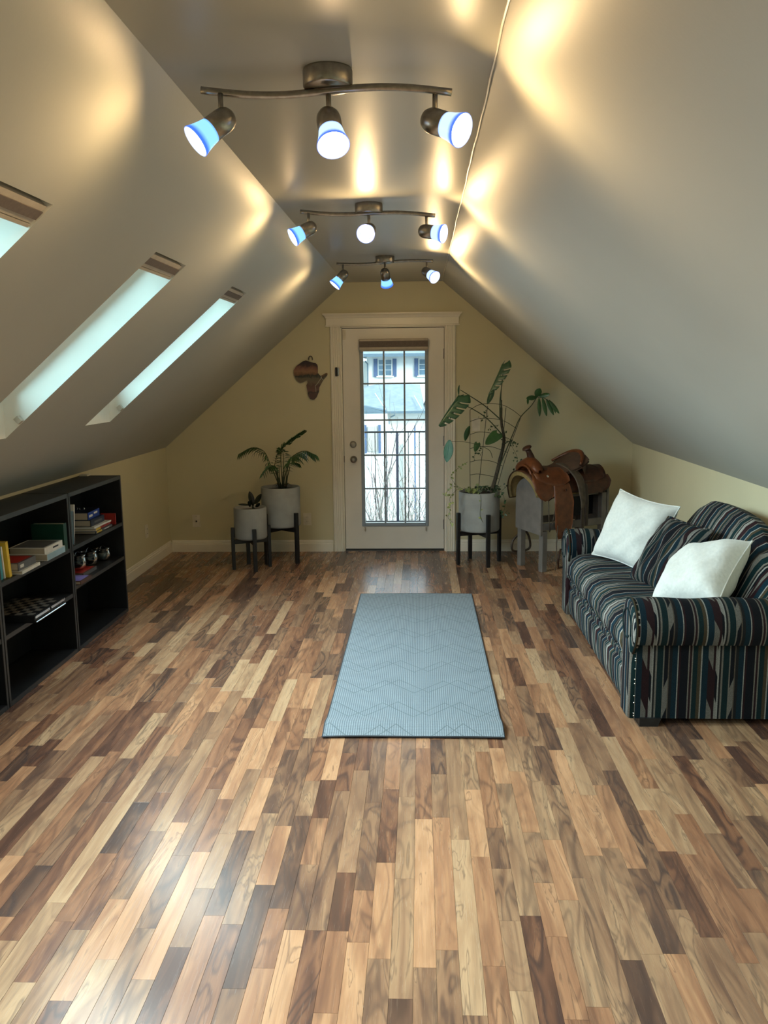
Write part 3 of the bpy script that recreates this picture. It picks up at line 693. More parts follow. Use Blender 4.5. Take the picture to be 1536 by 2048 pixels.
# front rail: puffed skirt between the arms, soft vertical gathers
def rail(u, v):
    y = SY0+AW*.75+(SY1-SY0-AW*1.5)*u; z = .035+.265*v
    bulge = .020*math.sin(PI*min(1, v*1.0))**.6 - .022*math.exp(-((v-.70)/.045)**2)
    return (SX0+.020-bulge+.002*math.sin(y*70), y, z)
MB().grid(rail, 90, 30).build('front_rail', m_sy, sofa, True)
# seat cushion, bull nosed
def seat(u, v):
    y0, y1 = SY0+AW-.015, SY1-AW+.015
    y = y0+(y1-y0)*u
    e = min(u, 1-u)*(y1-y0); ed = min(1, e/.05); ro = .045*(1-math.sqrt(max(0, 1-(1-ed)**2)))
    P = [(SX0+.09, .285), (SX0+.03, .288), (SX0-.008, .305), (SX0-.022, .345), (SX0-.018, .385), (SX0+.006, .425), (SX0+.05, .452), (SX0+.12, .462), (SX0+.30, .466), (SX0+.52, .455), (SX0+.60, .445)]
    k = v*(len(P)-1); i = min(len(P)-2, int(k)); t = k-i
    x = P[i][0]*(1-t)+P[i+1][0]*t; z = P[i][1]*(1-t)+P[i+1][1]*t
    w_ = .006*math.sin(y*9+x*4)+.004*math.sin(y*23-x*9)
    zz = z-ro*(1 if z > .37 else -.6)+(w_ if z > .37 else w_*.3)
    return (x+ro*(.6 if x < SX0+.1 else 0)+(.006*math.sin(y*31) if x < SX0+.06 else 0), y, zz)
o = MB().grid(seat, 120, 40).build('seat_cushion', m_sy, sofa, True)
MB().tube([(SX0-.010, SY0+AW+(SY1-SY0-2*AW)*i/60, .300+.004*math.sin(i*.9)) for i in range(61)], .006, 6).build('seat_piping', m_sy, sofa, True)
# camel back
def bx(y):                       # crest height along the length
    return .60+.295*math.exp(-((y-4.68)/.62)**4) - .02*max(0, (y-5.3))
def back(u, v):
    y = SY0+.02+(SY1-SY0-.04)*u; zt = bx(y)
    prof_ = [(1.43, .40), (1.455, .47), (1.49, .56), (1.53, .66), (1.575, .78), (1.62, .90), (1.655, .965), (1.70, 1.0), (1.75, .985), (1.79, .93), (1.81, .80), (1.82, .50), (1.83, .20)]
    k = v*(len(prof_)-1); i = min(len(prof_)-2, int(k)); t = k-i
    x = prof_[i][0]*(1-t)+prof_[i+1][0]*t; zf = prof_[i][1]*(1-t)+prof_[i+1][1]*t
    z = .40+(zf-.40)/.60*(zt-.40) if zf > .40 else zf
    lean = (zt-.40)/.5
    xx = x if x > 1.7 else 1.7-(1.7-x)*(.55+.45*lean)
    xx += .012*math.sin(PI*min(1, max(0, (z-.45)/.4)))*-1.0
    return (xx+.004*math.sin(y*15+z*8), y, z)
MB().grid(back, 90, 48).build('backrest', m_sy, sofa, True)
# rolled arms
def arm(y0, y1, out):            # out = -1 near end, +1 far end
    RR = .122; zc = .473
    yc = y0+RR*.85 if out < 0 else y1-RR*.85
    yo = y0 if out < 0 else y1
    nm = []
    def prof2(grow=0.0):
        P = []
        r = RR+grow
        # outline of the front panel in (y, z), starting at the bottom inside corner
        yin = (y0+AW if out < 0 else y1-AW)
        P += [(yin, .035), (yin, .40)]
        a0 = .10*PI
        for i in range(25):
            a = a0*0+PI*(1.20*i/24)    # from inner side over the top to the outside underneath
            P.append((yc-out*-1*0 + (math.cos(a)*r*(-out)*1.0), zc+math.sin(a)*r))
        P += [(yo+(-out)*.046, .350), (yo+(-out)*.044, .30), (yo+(-out)*.044, .035)]
        return P
    P = prof2()
    n = len(P)
    xs = [SX0+.012, SX0+.004, SX0+.012, SX0+.03]; 
    L_ = [SX0+.012+i*(1.72-SX0)/26 for i in range(27)]
    vs = [(x, p[0], p[1]+.004*math.sin(x*19)*(p[1] > .5)) for x in L_ for p in P]
    fs = [(i*n+j, i*n+j+1, (i+1)*n+j+1, (i+1)*n+j) for i in range(len(L_)-1) for j in range(n-4)]
    a_ = MB().add(vs, fs).build('arm', m_sx, sofa, True)
    ys = sorted((yo-out*.044, yo-out*.060)); MB().box((SX0+.012, ys[0], .035), (1.84, ys[1], .40)).build('side_panel', m_sx, a_)
    # padded front panel following the scroll
    cy = sum(p[0] for p in P)/n; cz = sum(p[1] for p in P)/n
    b = MB(); rings = [(1.0, .012), (1.0, -.002), (.93, -.014), (.80, -.019), (.5, -.020)]
    vs = []
    for (s_, dx) in rings:
        for p in P:
            k_ = 1-s_
            # shrink towards a spine line: scroll centre above, panel middle below
            ty = yc if p[1] > .40 else (yo+(y0+AW if out < 0 else y1-AW))/2
            tz = zc if p[1] > .40 else max(.06, min(.40, p[1]))
            vs.append((SX0+dx, p[0]+(ty-p[0])*k_, p[1]+(tz-p[1])*k_))
    fs = [(i*n+j, i*n+(j+1) % n, (i+1)*n+(j+1) % n, (i+1)*n+j) for i in range(len(rings)-1) for j in range(n)]
    fs.append(tuple(range((len(rings)-1)*n, len(rings)*n)))
    b.add(vs, fs).build('front_panel', m_sy, a_, True)
    # welt cord around the roll and spiral of gathered fabric
    w_ = [(SX0-.003, p[0], p[1]) for p in P[1:28]]
    MB().tube(w_, .0065, 6).build('welt', m_sx, a_, True)
    sp = []
    for i in range(40):
        a = PI*(1.15-1.9*i/39); r = RR*.66-.02*i/39
        sp.append((SX0-.019, yc-out*math.cos(a)*r, zc+math.sin(a)*r))
    MB().tube(sp, .0055, 6).build('scroll_pleat', m_sx, a_, True)
    return a_
a1 = arm(SY0, SY0+AW, -1); a2 = arm(SY1-AW, SY1, 1)
# nail heads down the near outer edge
for i, z in enumerate((.325, .315, .275, .225, .205, .145, .112, .060, .048)):
    MB().lathe([(0, .003), (.003, .002), (.0042, 0)], (SX0+.010, SY0+.043, z), (-.3, -1, 0), 8).build('nail_head', m_chrome, a1, True)
for (x, y) in ((SX0+.035, SY0+.03), (SX1-.14, SY0+.04), (SX0+.05, SY1-.14), (SX1-.14, SY1-.14)):
    b = MB(); b.add([(x, y, 0), (x+.085, y, 0), (x+.085, y+.09, 0), (x, y+.09, 0), (x-.0, y+.0, .04), (x+.10, y+.0, .04), (x+.10, y+.10, .04), (x, y+.10, .04)],
                    [(3, 2, 1, 0), (4, 5, 6, 7), (0, 1, 5, 4), (1, 2, 6, 5), (2, 3, 7, 6), (3, 0, 4, 7)]); b.build('foot', m_legblk, sofa)

def pillow(name, label, C, U, V, wd, ht, th, mat, pinch=.11, piping=None, group=None, fold=0):
    """C centre, U width direction, V height direction"""
    t = thing(name, label, 'pillow', C, group); U = Vector(U).normalized(); th *= 1.15; N = U.cross(Vector(V)).normalized(); V = N.cross(U)
    t.rotation_euler = Matrix((U, V, N)).transposed().to_euler()
    nu = 28; vs = []; fs = []
    def P(i, j, sgn):
        u = i/nu*2-1; v = j/nu*2-1
        ku = 1-pinch*(1-v*v)**1.0*.9*abs(u)**3; kv = 1-pinch*(1-u*u)*.9*abs(v)**3
        h = ((1-u**4)*(1-v**4))**.55*(1-.10*(u*u+v*v))
        z = sgn*th/2*h+fold*(u*u-.3)*.04
        z += (.006*math.sin(u*7+v*5)+.004*math.sin(u*13-v*9))*h
        return (u*wd/2*ku, v*ht/2*kv, z)
    b = MB()
    b.add([P(i, j, 1) for i in range(nu+1) for j in range(nu+1)], [(i*(nu+1)+j, (i+1)*(nu+1)+j, (i+1)*(nu+1)+j+1, i*(nu+1)+j+1) for i in range(nu) for j in range(nu)])
    b.add([P(i, j, -1) for i in range(nu+1) for j in range(nu+1)], [(i*(nu+1)+j, i*(nu+1)+j+1, (i+1)*(nu+1)+j+1, (i+1)*(nu+1)+j) for i in range(nu) for j in range(nu)])
    o = b.build('pillow_body', mat, smooth=True); o.parent = t
    ring = [P(i, 0, 1) for i in range(nu)]+[P(nu, j, 1) for j in range(nu)]+[P(i, nu, 1) for i in range(nu, 0, -1)]+[P(0, j, 1) for j in range(nu, -1, -1)]
    ring = [(p[0], p[1], p[2]) for p in ring]
    q_ = MB().tube(ring, .004 if piping is None else .007, 6).build('seam', piping or mat, smooth=True); q_.parent = t
    return t
# corners measured from the photograph at plausible depths
pillow('throw_pillow', 'fluffy white pillow leaning at the far end of the striped sofa', (1.300, 5.17, .665), (.30, -.47, -.06), (.17, .06, .385), .48, .45, .17, m_pillow, group='white pillows on the sofa')
pillow('throw_pillow', 'fluffy white pillow nearest the camera, tilted against the sofa arm', (1.385, 4.19, .625), (.24, -.36, .13), (.30, .24, .30), .42, .42, .20, m_pillow, group='white pillows on the sofa')
pillow('bolster_cushion', 'striped sofa cushion squeezed between the two white pillows', (1.365, 4.66, .625), (.10, -.45, .0), (.24, .02, .36), .46, .42, .12, m_sx, pinch=.03, piping=m_sx)

# ------------------------------------------------------------------ planters on wooden stands
def planter(label, cx, cy, r, z0, z1, rot, stand_label, legtop, soil=.03):
    p = thing('planter', label, 'planter', (cx, cy, z0), group='grey cylinder planters')
    t_ = .012
    MB().lathe([(0, 0), (r-.012, 0), (r-.003, .006), (r, .018), (r, z1-z0-.004), (r-.003, z1-z0), (r-t_, z1-z0), (r-t_-.001, z1-z0-.05), (r-t_-.001, z1-z0-.06)], (cx, cy, z0), (0, 0, 1), 56).build('pot', m_pot, p, True)
    MB().lathe([(0, .006), (r*.5, .004), (r-.0135, 0)], (cx, cy, z1-soil), (0, 0, 1), 28).build('soil', m_soil, p, True)
    s = thing('plant_stand', stand_label, 'plant stand', (cx, cy, 0), group='black wooden plant stands')
    R_ = r+.017; w2 = .014
    for k in range(4):
        a = rot+k*PI/2; M = Matrix.Translation((cx, cy, 0)) @ Matrix.Rotation(a, 4, 'Z')
        MB().box((R_-.014, -w2*1.15, 0), (R_+.014, w2*1.15, legtop), M, bev=.002).build('leg', m_legblk, s)
    for k in range(2):
        a = rot+k*PI/2; M = Matrix.Translation((cx, cy, 0)) @ Matrix.Rotation(a, 4, 'Z')
        MB().box((-R_+.014, -.012, z0-.042-.0*k), (R_-.014, .012, z0-.003), M, bev=.002).build('crossbar', m_legblk, s)
    return p
pSm = planter('smallest grey pot, holding the dark-leaved rubber plant', -1.447, 7.065, .138, .262, .528, math.radians(-68), 'shortest black plant stand under the smallest pot', .362)
pBg = planter('tall grey pot with the palm, left of the door', -1.230, 7.345, .170, .318, .665, math.radians(5)-PI/4+.05, 'black plant stand under the palm pot', .448)
pRt = planter('grey pot with the climbing plant, right of the door', .498, 7.25, .175, .292, .628, math.radians(-70), 'black plant stand right of the door', .452, .02)

# palm
palm = thing('palm_plant', 'small feathery green palm growing in the tall grey pot', 'plant', (-1.23, 7.345, .64))
def frond(pts, ln, n=16, droop=.5, wd=.0085, start=.22, seed=0):
    rr = random.Random(seed); c = spline(pts, 8); fr = MB().tube(c, [.0045*(1-.75*i/(len(c)-1)) for i in range(len(c))], 6).build('frond', m_stem, palm, True)
    b = MB()
    for i in range(n):
        u = start+(1-start)*(i+.5)/n; k = u*(len(c)-1); j = min(len(c)-2, int(k)); P = c[j].lerp(c[j+1], k-j); T = (c[j+1]-c[j]).normalized()
        side = T.cross(Vector((0, 0, 1))).normalized(); 
        for sg in (-1, 1):
            l_ = ln*1.3*(.55+.45*math.sin(PI*min(1, (i+1)/n*.8+.2)))*rr.uniform(.85, 1.1)
            d = (T*.65+side*sg*.75+Vector((0, 0, -droop*rr.uniform(.7, 1.2)))).normalized(); nrm = d.cross(T).normalized()*wd
            Q = [P, P+d*l_*.35+Vector((0, 0, .004)), P+d*l_*.7-Vector((0, 0, l_*.06)), P+d*l_-Vector((0, 0, l_*.18*droop*2))]
            vs = [Q[0]-nrm*.2, Q[0]+nrm*.2, Q[1]-nrm, Q[1]+nrm, Q[2]-nrm*.8, Q[2]+nrm*.8, Q[3]]
            b.add(vs, [(0, 1, 3, 2), (2, 3, 5, 4), (4, 5, 6)])
    b.build('leaflets', m_leaf, fr, kind='stuff')
bs = Vector((-1.21, 7.345, .645))
frond([bs+Vector((-.02, 0, 0)), wp(541, 930, 7.32), wp(528, 903, 7.30), wp(505, 895, 7.25), wp(478, 908, 7.2)], .085, 17, .75, seed=1)
frond([bs, wp(562, 905, 7.36), wp(575, 885, 7.38), wp(592, 872, 7.40), wp(608, 862, 7.42)], .075, 16, .15, seed=2)
frond([bs+Vector((.02, 0, 0)), wp(578, 925, 7.28), wp(592, 908, 7.22), wp(612, 902, 7.15), wp(633, 912, 7.1)], .085, 18, .8, seed=3)
frond([bs, wp(548, 935, 7.25), wp(538, 935, 7.15), wp(525, 950, 7.05)], .06, 10, .5, seed=4)
frond([bs, wp(567, 925, 7.45), wp(566, 905, 7.5), wp(560, 895, 7.55)], .06, 10, .4, seed=5)
frond([bs, wp(575, 935, 7.42), wp(586, 925, 7.45), wp(597, 928, 7.48)], .06, 10, .6, seed=6)
frond([bs, wp(550, 940, 7.45), wp(552, 918, 7.5), wp(557, 903, 7.5)], .05, 10, .3, seed=8)
rr = random.Random(3)
for i in range(9):
    a = rr.uniform(0, 6.28); MB().tube([bs+Vector((.03*math.cos(a), .03*math.sin(a), 0)), bs+Vector((.045*math.cos(a), .045*math.sin(a), .10)), bs+Vector((.06*math.cos(a)+.01, .05*math.sin(a), .19))], [.006, .004, .002], 6).build('stalk', m_stem, palm, True)
for i in range(7):
    a = rr.uniform(0, 6.28); MB().tube([bs+Vector((.02*math.cos(a), .02*math.sin(a), 0)), bs+Vector((.05*math.cos(a), .05*math.sin(a), .05)), bs+Vector((.08*math.cos(a), .08*math.sin(a), .03))], [.004, .003, .0015], 5).build('dry_stalk', m_trunk, palm, True)

def leafmesh(name, base, tip, nrm, width, mat, parent, curl=.15, fold=.25, shape='oval', n=12, cuts=0, droop=0.0):
    """one blade from base to tip; nrm is its face normal"""
    base = Vector(base); tip = Vector(tip); T = tip-base; ln = T.length; T.normalize(); N = Vector(nrm); N = (N-T*N.dot(T)).normalized(); B = T.cross(N)
    b = MB(); m_ = 5
    def prof(u):
        if shape == 'heart': return (min(1, (u*5+.25))**.5)*(1-u**2.6)**.75
        return math.sin(PI*min(1, u*.96+.03))**.7
    rows = []
    for sg in (-1, 1):
        vs = []; 
        for i in range(n*2+1):
            u = i/(n*2)
            for j in range(m_+1):
                v = j/m_; w_ = width/2*prof(u)
                d = v*w_; back = -.18*ln*v*v*(1-u) if shape == 'heart' else 0
                vs.append(base+T*(u*ln+back)+B*sg*d*math.cos(fold)+N*(-d*math.sin(fold)-curl*ln*u*u-droop*width*v*v))
        fs = []
        for i in range(n*2):
            for j in range(m_):
                if cuts and i % 4 == 0 and 2 < i and j >= 2 and i < n*2-3: continue
                a = i*(m_+1)+j; f_ = (a, a+1, a+m_+2, a+m_+1); fs.append(f_ if sg > 0 else f_[::-1])
        b.add(vs, fs)
    o = b.build(name, mat, parent, True)
    s_ = o.modifiers.new('solid', 'SOLIDIFY'); s_.thickness = .0008
    return o

# small dark rubber plant
rub = thing('rubber_plant', 'small rubber plant with glossy near-black leaves in the smallest pot', 'plant', (-1.44, 7.06, .50))
st = MB().tube([(-1.42, 7.06, .50), (-1.415, 7.05, .54), (-1.41, 7.045, .58)], .005, 6).build('stem', m_stem, rub, True)
for (bp_, tp_, nn, wd_, cr_) in (((506, 1012), (498, 984), (-.2, -1, .3), .055, .1), ((508, 1008), (521, 988), (-.3, -1, .4), .05, .1), ((500, 1010), (478, 1004), (0, -.5, 1), .035, .25),
                                 ((500, 1014), (497, 1003), (0, -1, .2), .03, .1), ((511, 1014), (519, 1007), (.2, -1, .2), .03, .1), ((504, 1012), (509, 1021), (0, -1, .6), .022, .1)):
    leafmesh('leaf', wp(*bp_, 7.03), wp(*tp_, 7.0), nn, wd_, m_dleaf, rub, cr_, .3)

# climbing plant with fan trellis
mon = thing('split_leaf_plant', 'tall split-leaf climbing plant on a wire trellis right of the door', 'plant', (.50, 7.25, .61))
tr = thing('trellis', 'fan-shaped green wire trellis standing in the pot right of the door', 'trellis', (.5, 7.2, .61))
YT = 7.17
wires = [[(942, 992), (940, 960), (940, 820)], [(955, 995), (962, 930), (975, 812)], [(985, 985), (1000, 925), (1012, 815)], [(992, 985), (1010, 920), (1042, 833)]]
for wr in wires: MB().tube(spline([wp(x, y, YT) for x, y in wr], 6), .0028, 6).build('wire', m_wire, tr, True)
for arc in ([(940, 820), (957, 810), (980, 807), (1005, 810), (1025, 820), (1042, 833)], [(940, 843), (960, 837), (985, 837), (1010, 843), (1033, 857)], [(940, 869), (958, 864), (980, 866), (1005, 872), (1026, 882)],
            [(940, 897), (960, 893), (985, 894), (1015, 905)], [(940, 924), (960, 920), (985, 923), (1005, 932)], [(940, 950), (957, 948), (985, 953), (998, 958)]):
    MB().tube(spline([wp(x, y, YT-.005) for x, y in arc], 5), .0025, 6).build('hoop', m_wire, tr, True)
MB().tube(spline([wp(982, 985, 7.24), wp(990, 960, 7.24), wp(1000, 920, 7.25), wp(1008, 880, 7.26), wp(1003, 845, 7.27), wp(1003, 800, 7.28)], 8), [.017]*8+[.016]*10+[.014]*8+[.012]*8+[.009]*4+[.005]*3, 8).build('trunk', m_trunk, mon, True)
def petiole(pts, r=.005):
    c = spline(pts, 8); MB().tube(c, [r*(1-.4*i/(len(c)-1)) for i in range(len(c))], 7).build('petiole', m_stem, mon, True)
# leaf 1: left, hanging in the light of the door
petiole([wp(1002, 840, 7.26), wp(970, 812, 7.18), wp(940, 792, 7.08), wp(921, 780, 7.0)])
petiole([wp(1005, 870, 7.26), wp(975, 838, 7.15), wp(945, 818, 7.08), wp(916, 805, 7.0)])
petiole([wp(1003, 840, 7.27), wp(1002, 790, 7.26), wp(1006, 745, 7.26), wp(1010, 728, 7.25)], .004)
petiole([wp(1000, 838, 7.27), wp(1000, 800, 7.26), wp(1005, 760, 7.26)], .0055)
petiole([wp(1000, 930, 7.2), wp(1025, 870, 7.2), wp(1040, 836, 7.22), wp(1062, 812, 7.25), wp(1074, 794, 7.25)])
petiole([wp(985, 915, 7.2), wp(978, 900, 7.12), wp(955, 890, 7.05), wp(930, 884, 6.98), wp(897, 883, 6.95)], .0025)
leafmesh('leaf', wp(917, 790, 7.02), wp(874, 848, 6.92), (-.75, -.45, .45), .21, m_leaf2, mon, .06, .75, 'heart', cuts=1, droop=.1)
leafmesh('leaf', wp(916, 800, 7.0), wp(903, 838, 7.0), (.8, -.5, .2), .09, m_leaf2, mon, .05, .4)
leafmesh('leaf', wp(918, 790, 7.0), wp(920, 770, 7.02), (.9, -.5, .1), .035, m_leaf2, mon, .05, .4)
leafmesh('leaf', wp(1004, 728, 7.25), wp(978, 790, 7.20), (-.9, -.45, .3), .17, m_leaf2, mon, -.03, .55, 'heart', cuts=1, droop=.06)
leafmesh('leaf', wp(988, 775, 7.22), wp(974, 808, 7.18), (-.3, -.9, .2), .05, m_leaf2, mon, .05, .4)
# leaf 3: right, with finger lobes
for (bp_, tp_, wd_) in (((1078, 796), (1080, 832), .034), ((1085, 796), (1094, 831), .038), ((1093, 798), (1108, 829), .038), ((1098, 800), (1119, 826), .034), ((1103, 804), (1112, 826), .02), ((1072, 794), (1080, 778), .06), ((1078, 792), (1099, 788), .04), ((1074, 794), (1054, 796), .045), ((1056, 794), (1056, 808), .02)):
    leafmesh('leaf_lobe', wp(*bp_, 7.24), wp(*tp_, 7.18), (.1, -1, .35), wd_, m_leaf, mon, .08, .25)
MB().tube([wp(1074, 794, 7.25), wp(1088, 796, 7.24), wp(1104, 806, 7.22), wp(1115, 818, 7.2)], [.003, .003, .002, .001], 6).build('midrib', m_stem, mon, True)
# leaf 4: pale leaf seen against the casing, others lower down
leafmesh('leaf', wp(899, 880, 6.95), wp(893, 924, 6.93), (-.35, -.9, .45), .085, pmat('leaf_pale', (.10, .26, .20), .3, nscale=18, namt=.12), mon, .02, .2)
leafmesh('leaf', wp(995, 866, 7.12), wp(971, 888, 7.05), (-.1, -.8, .7), .11, m_leaf, mon, .05, .25, 'heart')
leafmesh('leaf', wp(940, 852, 7.1), wp(931, 882, 7.08), (.6, -.7, .2), .06, m_leaf, mon, .04, .35)
leafmesh('leaf', wp(955, 886, 7.1), wp(950, 903, 7.05), (0, -.8, .5), .055, m_leaf, mon, .1, .3, 'heart')

def vine(pts, n, size, seed, mat=m_vine, parent=mon, rad=.0013, spread=.02):
    rr = random.Random(seed); c = spline(pts, 8); v_ = MB().tube(c, rad, 5).build('vine', m_stem, parent, True); b = MB()
    for i in range(n):
        u = (i+rr.random()*.8)/n; k = u*(len(c)-1); j = min(len(c)-2, int(k)); P = c[j].lerp(c[j+1], k-j)
        d = Vector((rr.uniform(-1, 1), rr.uniform(-1, .3), rr.uniform(-.9, .5))).normalized(); P = P+Vector((rr.uniform(-1, 1), rr.uniform(-1, 1), rr.uniform(-1, 1)))*spread*.5
        nn = Vector((rr.uniform(-.6, .6), -1, rr.uniform(-.2, .9))).normalized(); s_ = size*rr.uniform(.6, 1.25); B = d.cross(nn).normalized(); N = B.cross(d)
        vs = [P, P+d*s_*.3+B*s_*.36+N*s_*.05, P+d*s_*.3-B*s_*.36+N*s_*.05, P+d*s_*.7+B*s_*.25, P+d*s_*.7-B*s_*.25, P+d*s_*1.05-N*s_*.08, P+d*s_*.45]
        b.add(vs, [(0, 6, 1), (0, 2, 6), (6, 3, 1), (6, 2, 4), (6, 5, 3), (6, 4, 5)])
    b.build('vine_leaves', mat, v_, kind='stuff')
m_vdark = pmat('vine_leaf_dark', (.04, .085, .03), .4, nscale=50, namt=.3)
Yp = 7.08
vine([wp(935, 982, Yp+.02), wp(915, 972, Yp-.05), wp(902, 955, Yp-.06), wp(908, 943, Yp-.05), wp(922, 933, Yp-.05), wp(935, 924, Yp-.05)], 13, .022, 1)
vine([wp(925, 980, Yp), wp(905, 972, Yp-.06), wp(893, 985, Yp-.08), wp(886, 990, Yp-.08)], 9, .024, 2)
vine([wp(915, 978, Yp-.03), wp(900, 995, Yp-.06), wp(902, 1015, Yp-.06), wp(896, 1035, Yp-.06), wp(906, 1045, Yp-.06)], 13, .028, 3)
vine([wp(960, 985, Yp+.0), wp(962, 1000, Yp-.01), wp(960, 1030, Yp-.01), wp(966, 1045, Yp-.01)], 4, .025, 4)
vine([wp(985, 985, Yp+.02), wp(1003, 985, Yp+.05), wp(1010, 1010, Yp+.05), wp(1003, 1035, Yp+.03), wp(1015, 1020, Yp+.03)], 16, .026, 5, m_vdark, spread=.05)
vine([wp(1000, 985, Yp+.1), wp(1015, 970, Yp+.1), wp(1028, 950, Yp+.1), wp(1035, 920, Yp+.12), wp(1025, 895, Yp+.12), wp(1012, 875, Yp+.1)], 34, .022, 6, m_vdark, spread=.09)
vine([wp(1005, 880, Yp+.1), wp(1025, 885, Yp+.1), wp(1035, 893, Yp+.1)], 10, .022, 7, m_vdark, spread=.05)
vine([wp(960, 912, Yp), wp(965, 900, Yp), wp(952, 905, Yp), wp(948, 918, Yp)], 8, .02, 8, m_vdark, spread=.04)
vine([wp(960, 838, Yp+.08), wp(975, 832, Yp+.08), wp(972, 820, Yp+.08)], 9, .02, 9, m_vdark, spread=.03)
vine([wp(975, 860, Yp+.08), wp(985, 853, Yp+.08), wp(998, 850, Yp+.08)], 8, .018, 10, m_vdark, spread=.02)
rr = random.Random(5)
for i in range(16):
    a = rr.uniform(0, 6.28); r_ = rr.uniform(.06, .155); p = Vector((.498+r_*math.cos(a), 7.25+r_*math.sin(a), .61)); 
    vine([p, p+Vector((rr.uniform(-.03, .03), rr.uniform(-.03, 0), .03)), p+Vector((rr.uniform(-.05, .05), rr.uniform(-.05, 0), .05))], 7, .03, 20+i, m_vine if p.x < .46 else m_vdark, spread=.035)

# ------------------------------------------------------------------ saddle on its stand
O_ = Vector((.887, 7.015, 0)); EX = Vector((.863, .506, 0)).normalized(); EY = Vector((.506, -.863, 0)).normalized()
def sl(x, y, z): return O_+EX*x+EY*y+Vector((0, 0, z))
SM = Matrix((EX, EY*-1, Vector((0, 0, 1)))).transposed().to_4x4(); SM = Matrix.Translation(O_) @ SM
def sbox(lo, hi, nm, mat, parent, bev=.003):   # y is flipped so that the frame stays right handed
    return MB().box((lo[0], -hi[1], lo[2]), (hi[0], -lo[1], hi[2]), SM, bev=bev).build(nm, mat, parent)
stnd = thing('saddle_stand', 'grey painted wooden stand with arched ends carrying the saddle', 'stand', tuple(sl(.36, 0, 0)))
arch = [(-.17, .33), (.17, .31), (.17, .635)]+[(.17*math.cos(a), .635+.135*math.sin(a)) for a in [PI*i/14 for i in range(1, 14)]]+[(-.17, .635)]
for x0 in (0, .70): MB().prism(arch, lambda a, z, x: tuple(sl(x, a, z)), x0, x0+.02).build('end_panel', m_grey, stnd)
for (x0, y0) in ((.0, .12), (.0, -.17), (.665, .12), (.665, -.17)): sbox((x0+.021 if x0 == 0 else x0-.02, y0, 0), (x0+.071 if x0 == 0 else x0+.03, y0+.05, .34 if x0 == 0 else .62), 'leg', m_grey, stnd)
for yy in (.145, -.17): sbox((.022, yy, .345), (.70, yy+.022, .405), 'side_rail', m_grey, stnd)
sbox((.022, .10, .60), (.70, .125, .66), 'top_rail', m_grey, stnd); sbox((.022, -.125, .60), (.70, -.10, .66), 'top_rail', m_grey, stnd)
sbox((.30, -.02, .41), (.70, .0, .62), 'inner_dark_sheet', m_navy, stnd)  # added dark sheet that stands for the dark interior of the open stand

sad = thing('saddle', 'brown leather western saddle with horn on the grey wooden stand', 'saddle', tuple(sl(.25, 0, .75)))
def shell(x0, x1, th0, th1, r, zc, nm, mat, t=.012, nx=22, nt=28, fx0=None, fx1=None, ry=1.0, fz=None, parent=None, cl=0):
    def f(off):
        def g(u, v):
            th = th0+(th1-th0)*v
            a = fx0(th) if fx0 else x0; c = fx1(th) if fx1 else x1
            x = a+(c-a)*u; R_ = r+off; dz = fz(x, th) if fz else 0
            return sl(x, R_*ry*math.sin(th), zc+R_*math.cos(th)*1.0+dz)
        return g
    b = MB(); b.grid(f(0), nx, nt); b.grid(f(-t), nx, nt)
    n0 = (nx+1)*(nt+1)
    ed = [(i*(nt+1)) for i in range(nx+1)]; ed2 = [i*(nt+1)+nt for i in range(nx+1)]
    for e in (ed, ed2, list(range(nt+1)), [nx*(nt+1)+j for j in range(nt+1)]):
        for i in range(len(e)-1): b.f.append((e[i], e[i+1], n0+e[i+1], n0+e[i])); b.m.append(0)
    return b.build(nm, mat, parent or sad, True)
rad_ = math.radians
# fleece and skirts draped over the arch; each side drops lower at the middle
shell(-.09, .74, rad_(-100), rad_(88), .205, .625, 'fleece', m_fleece, .034, ry=.98, fx0=lambda t: -.10+.05*abs(t)**1.5*.5, fx1=lambda t: .74-.06*abs(t))
shell(-.09, .74, rad_(-102), rad_(84), .214, .625, 'skirt', m_leather2, .008, ry=.98, fx0=lambda t: -.105+.05*abs(t)**1.5*.5, fx1=lambda t: .75-.07*abs(t))
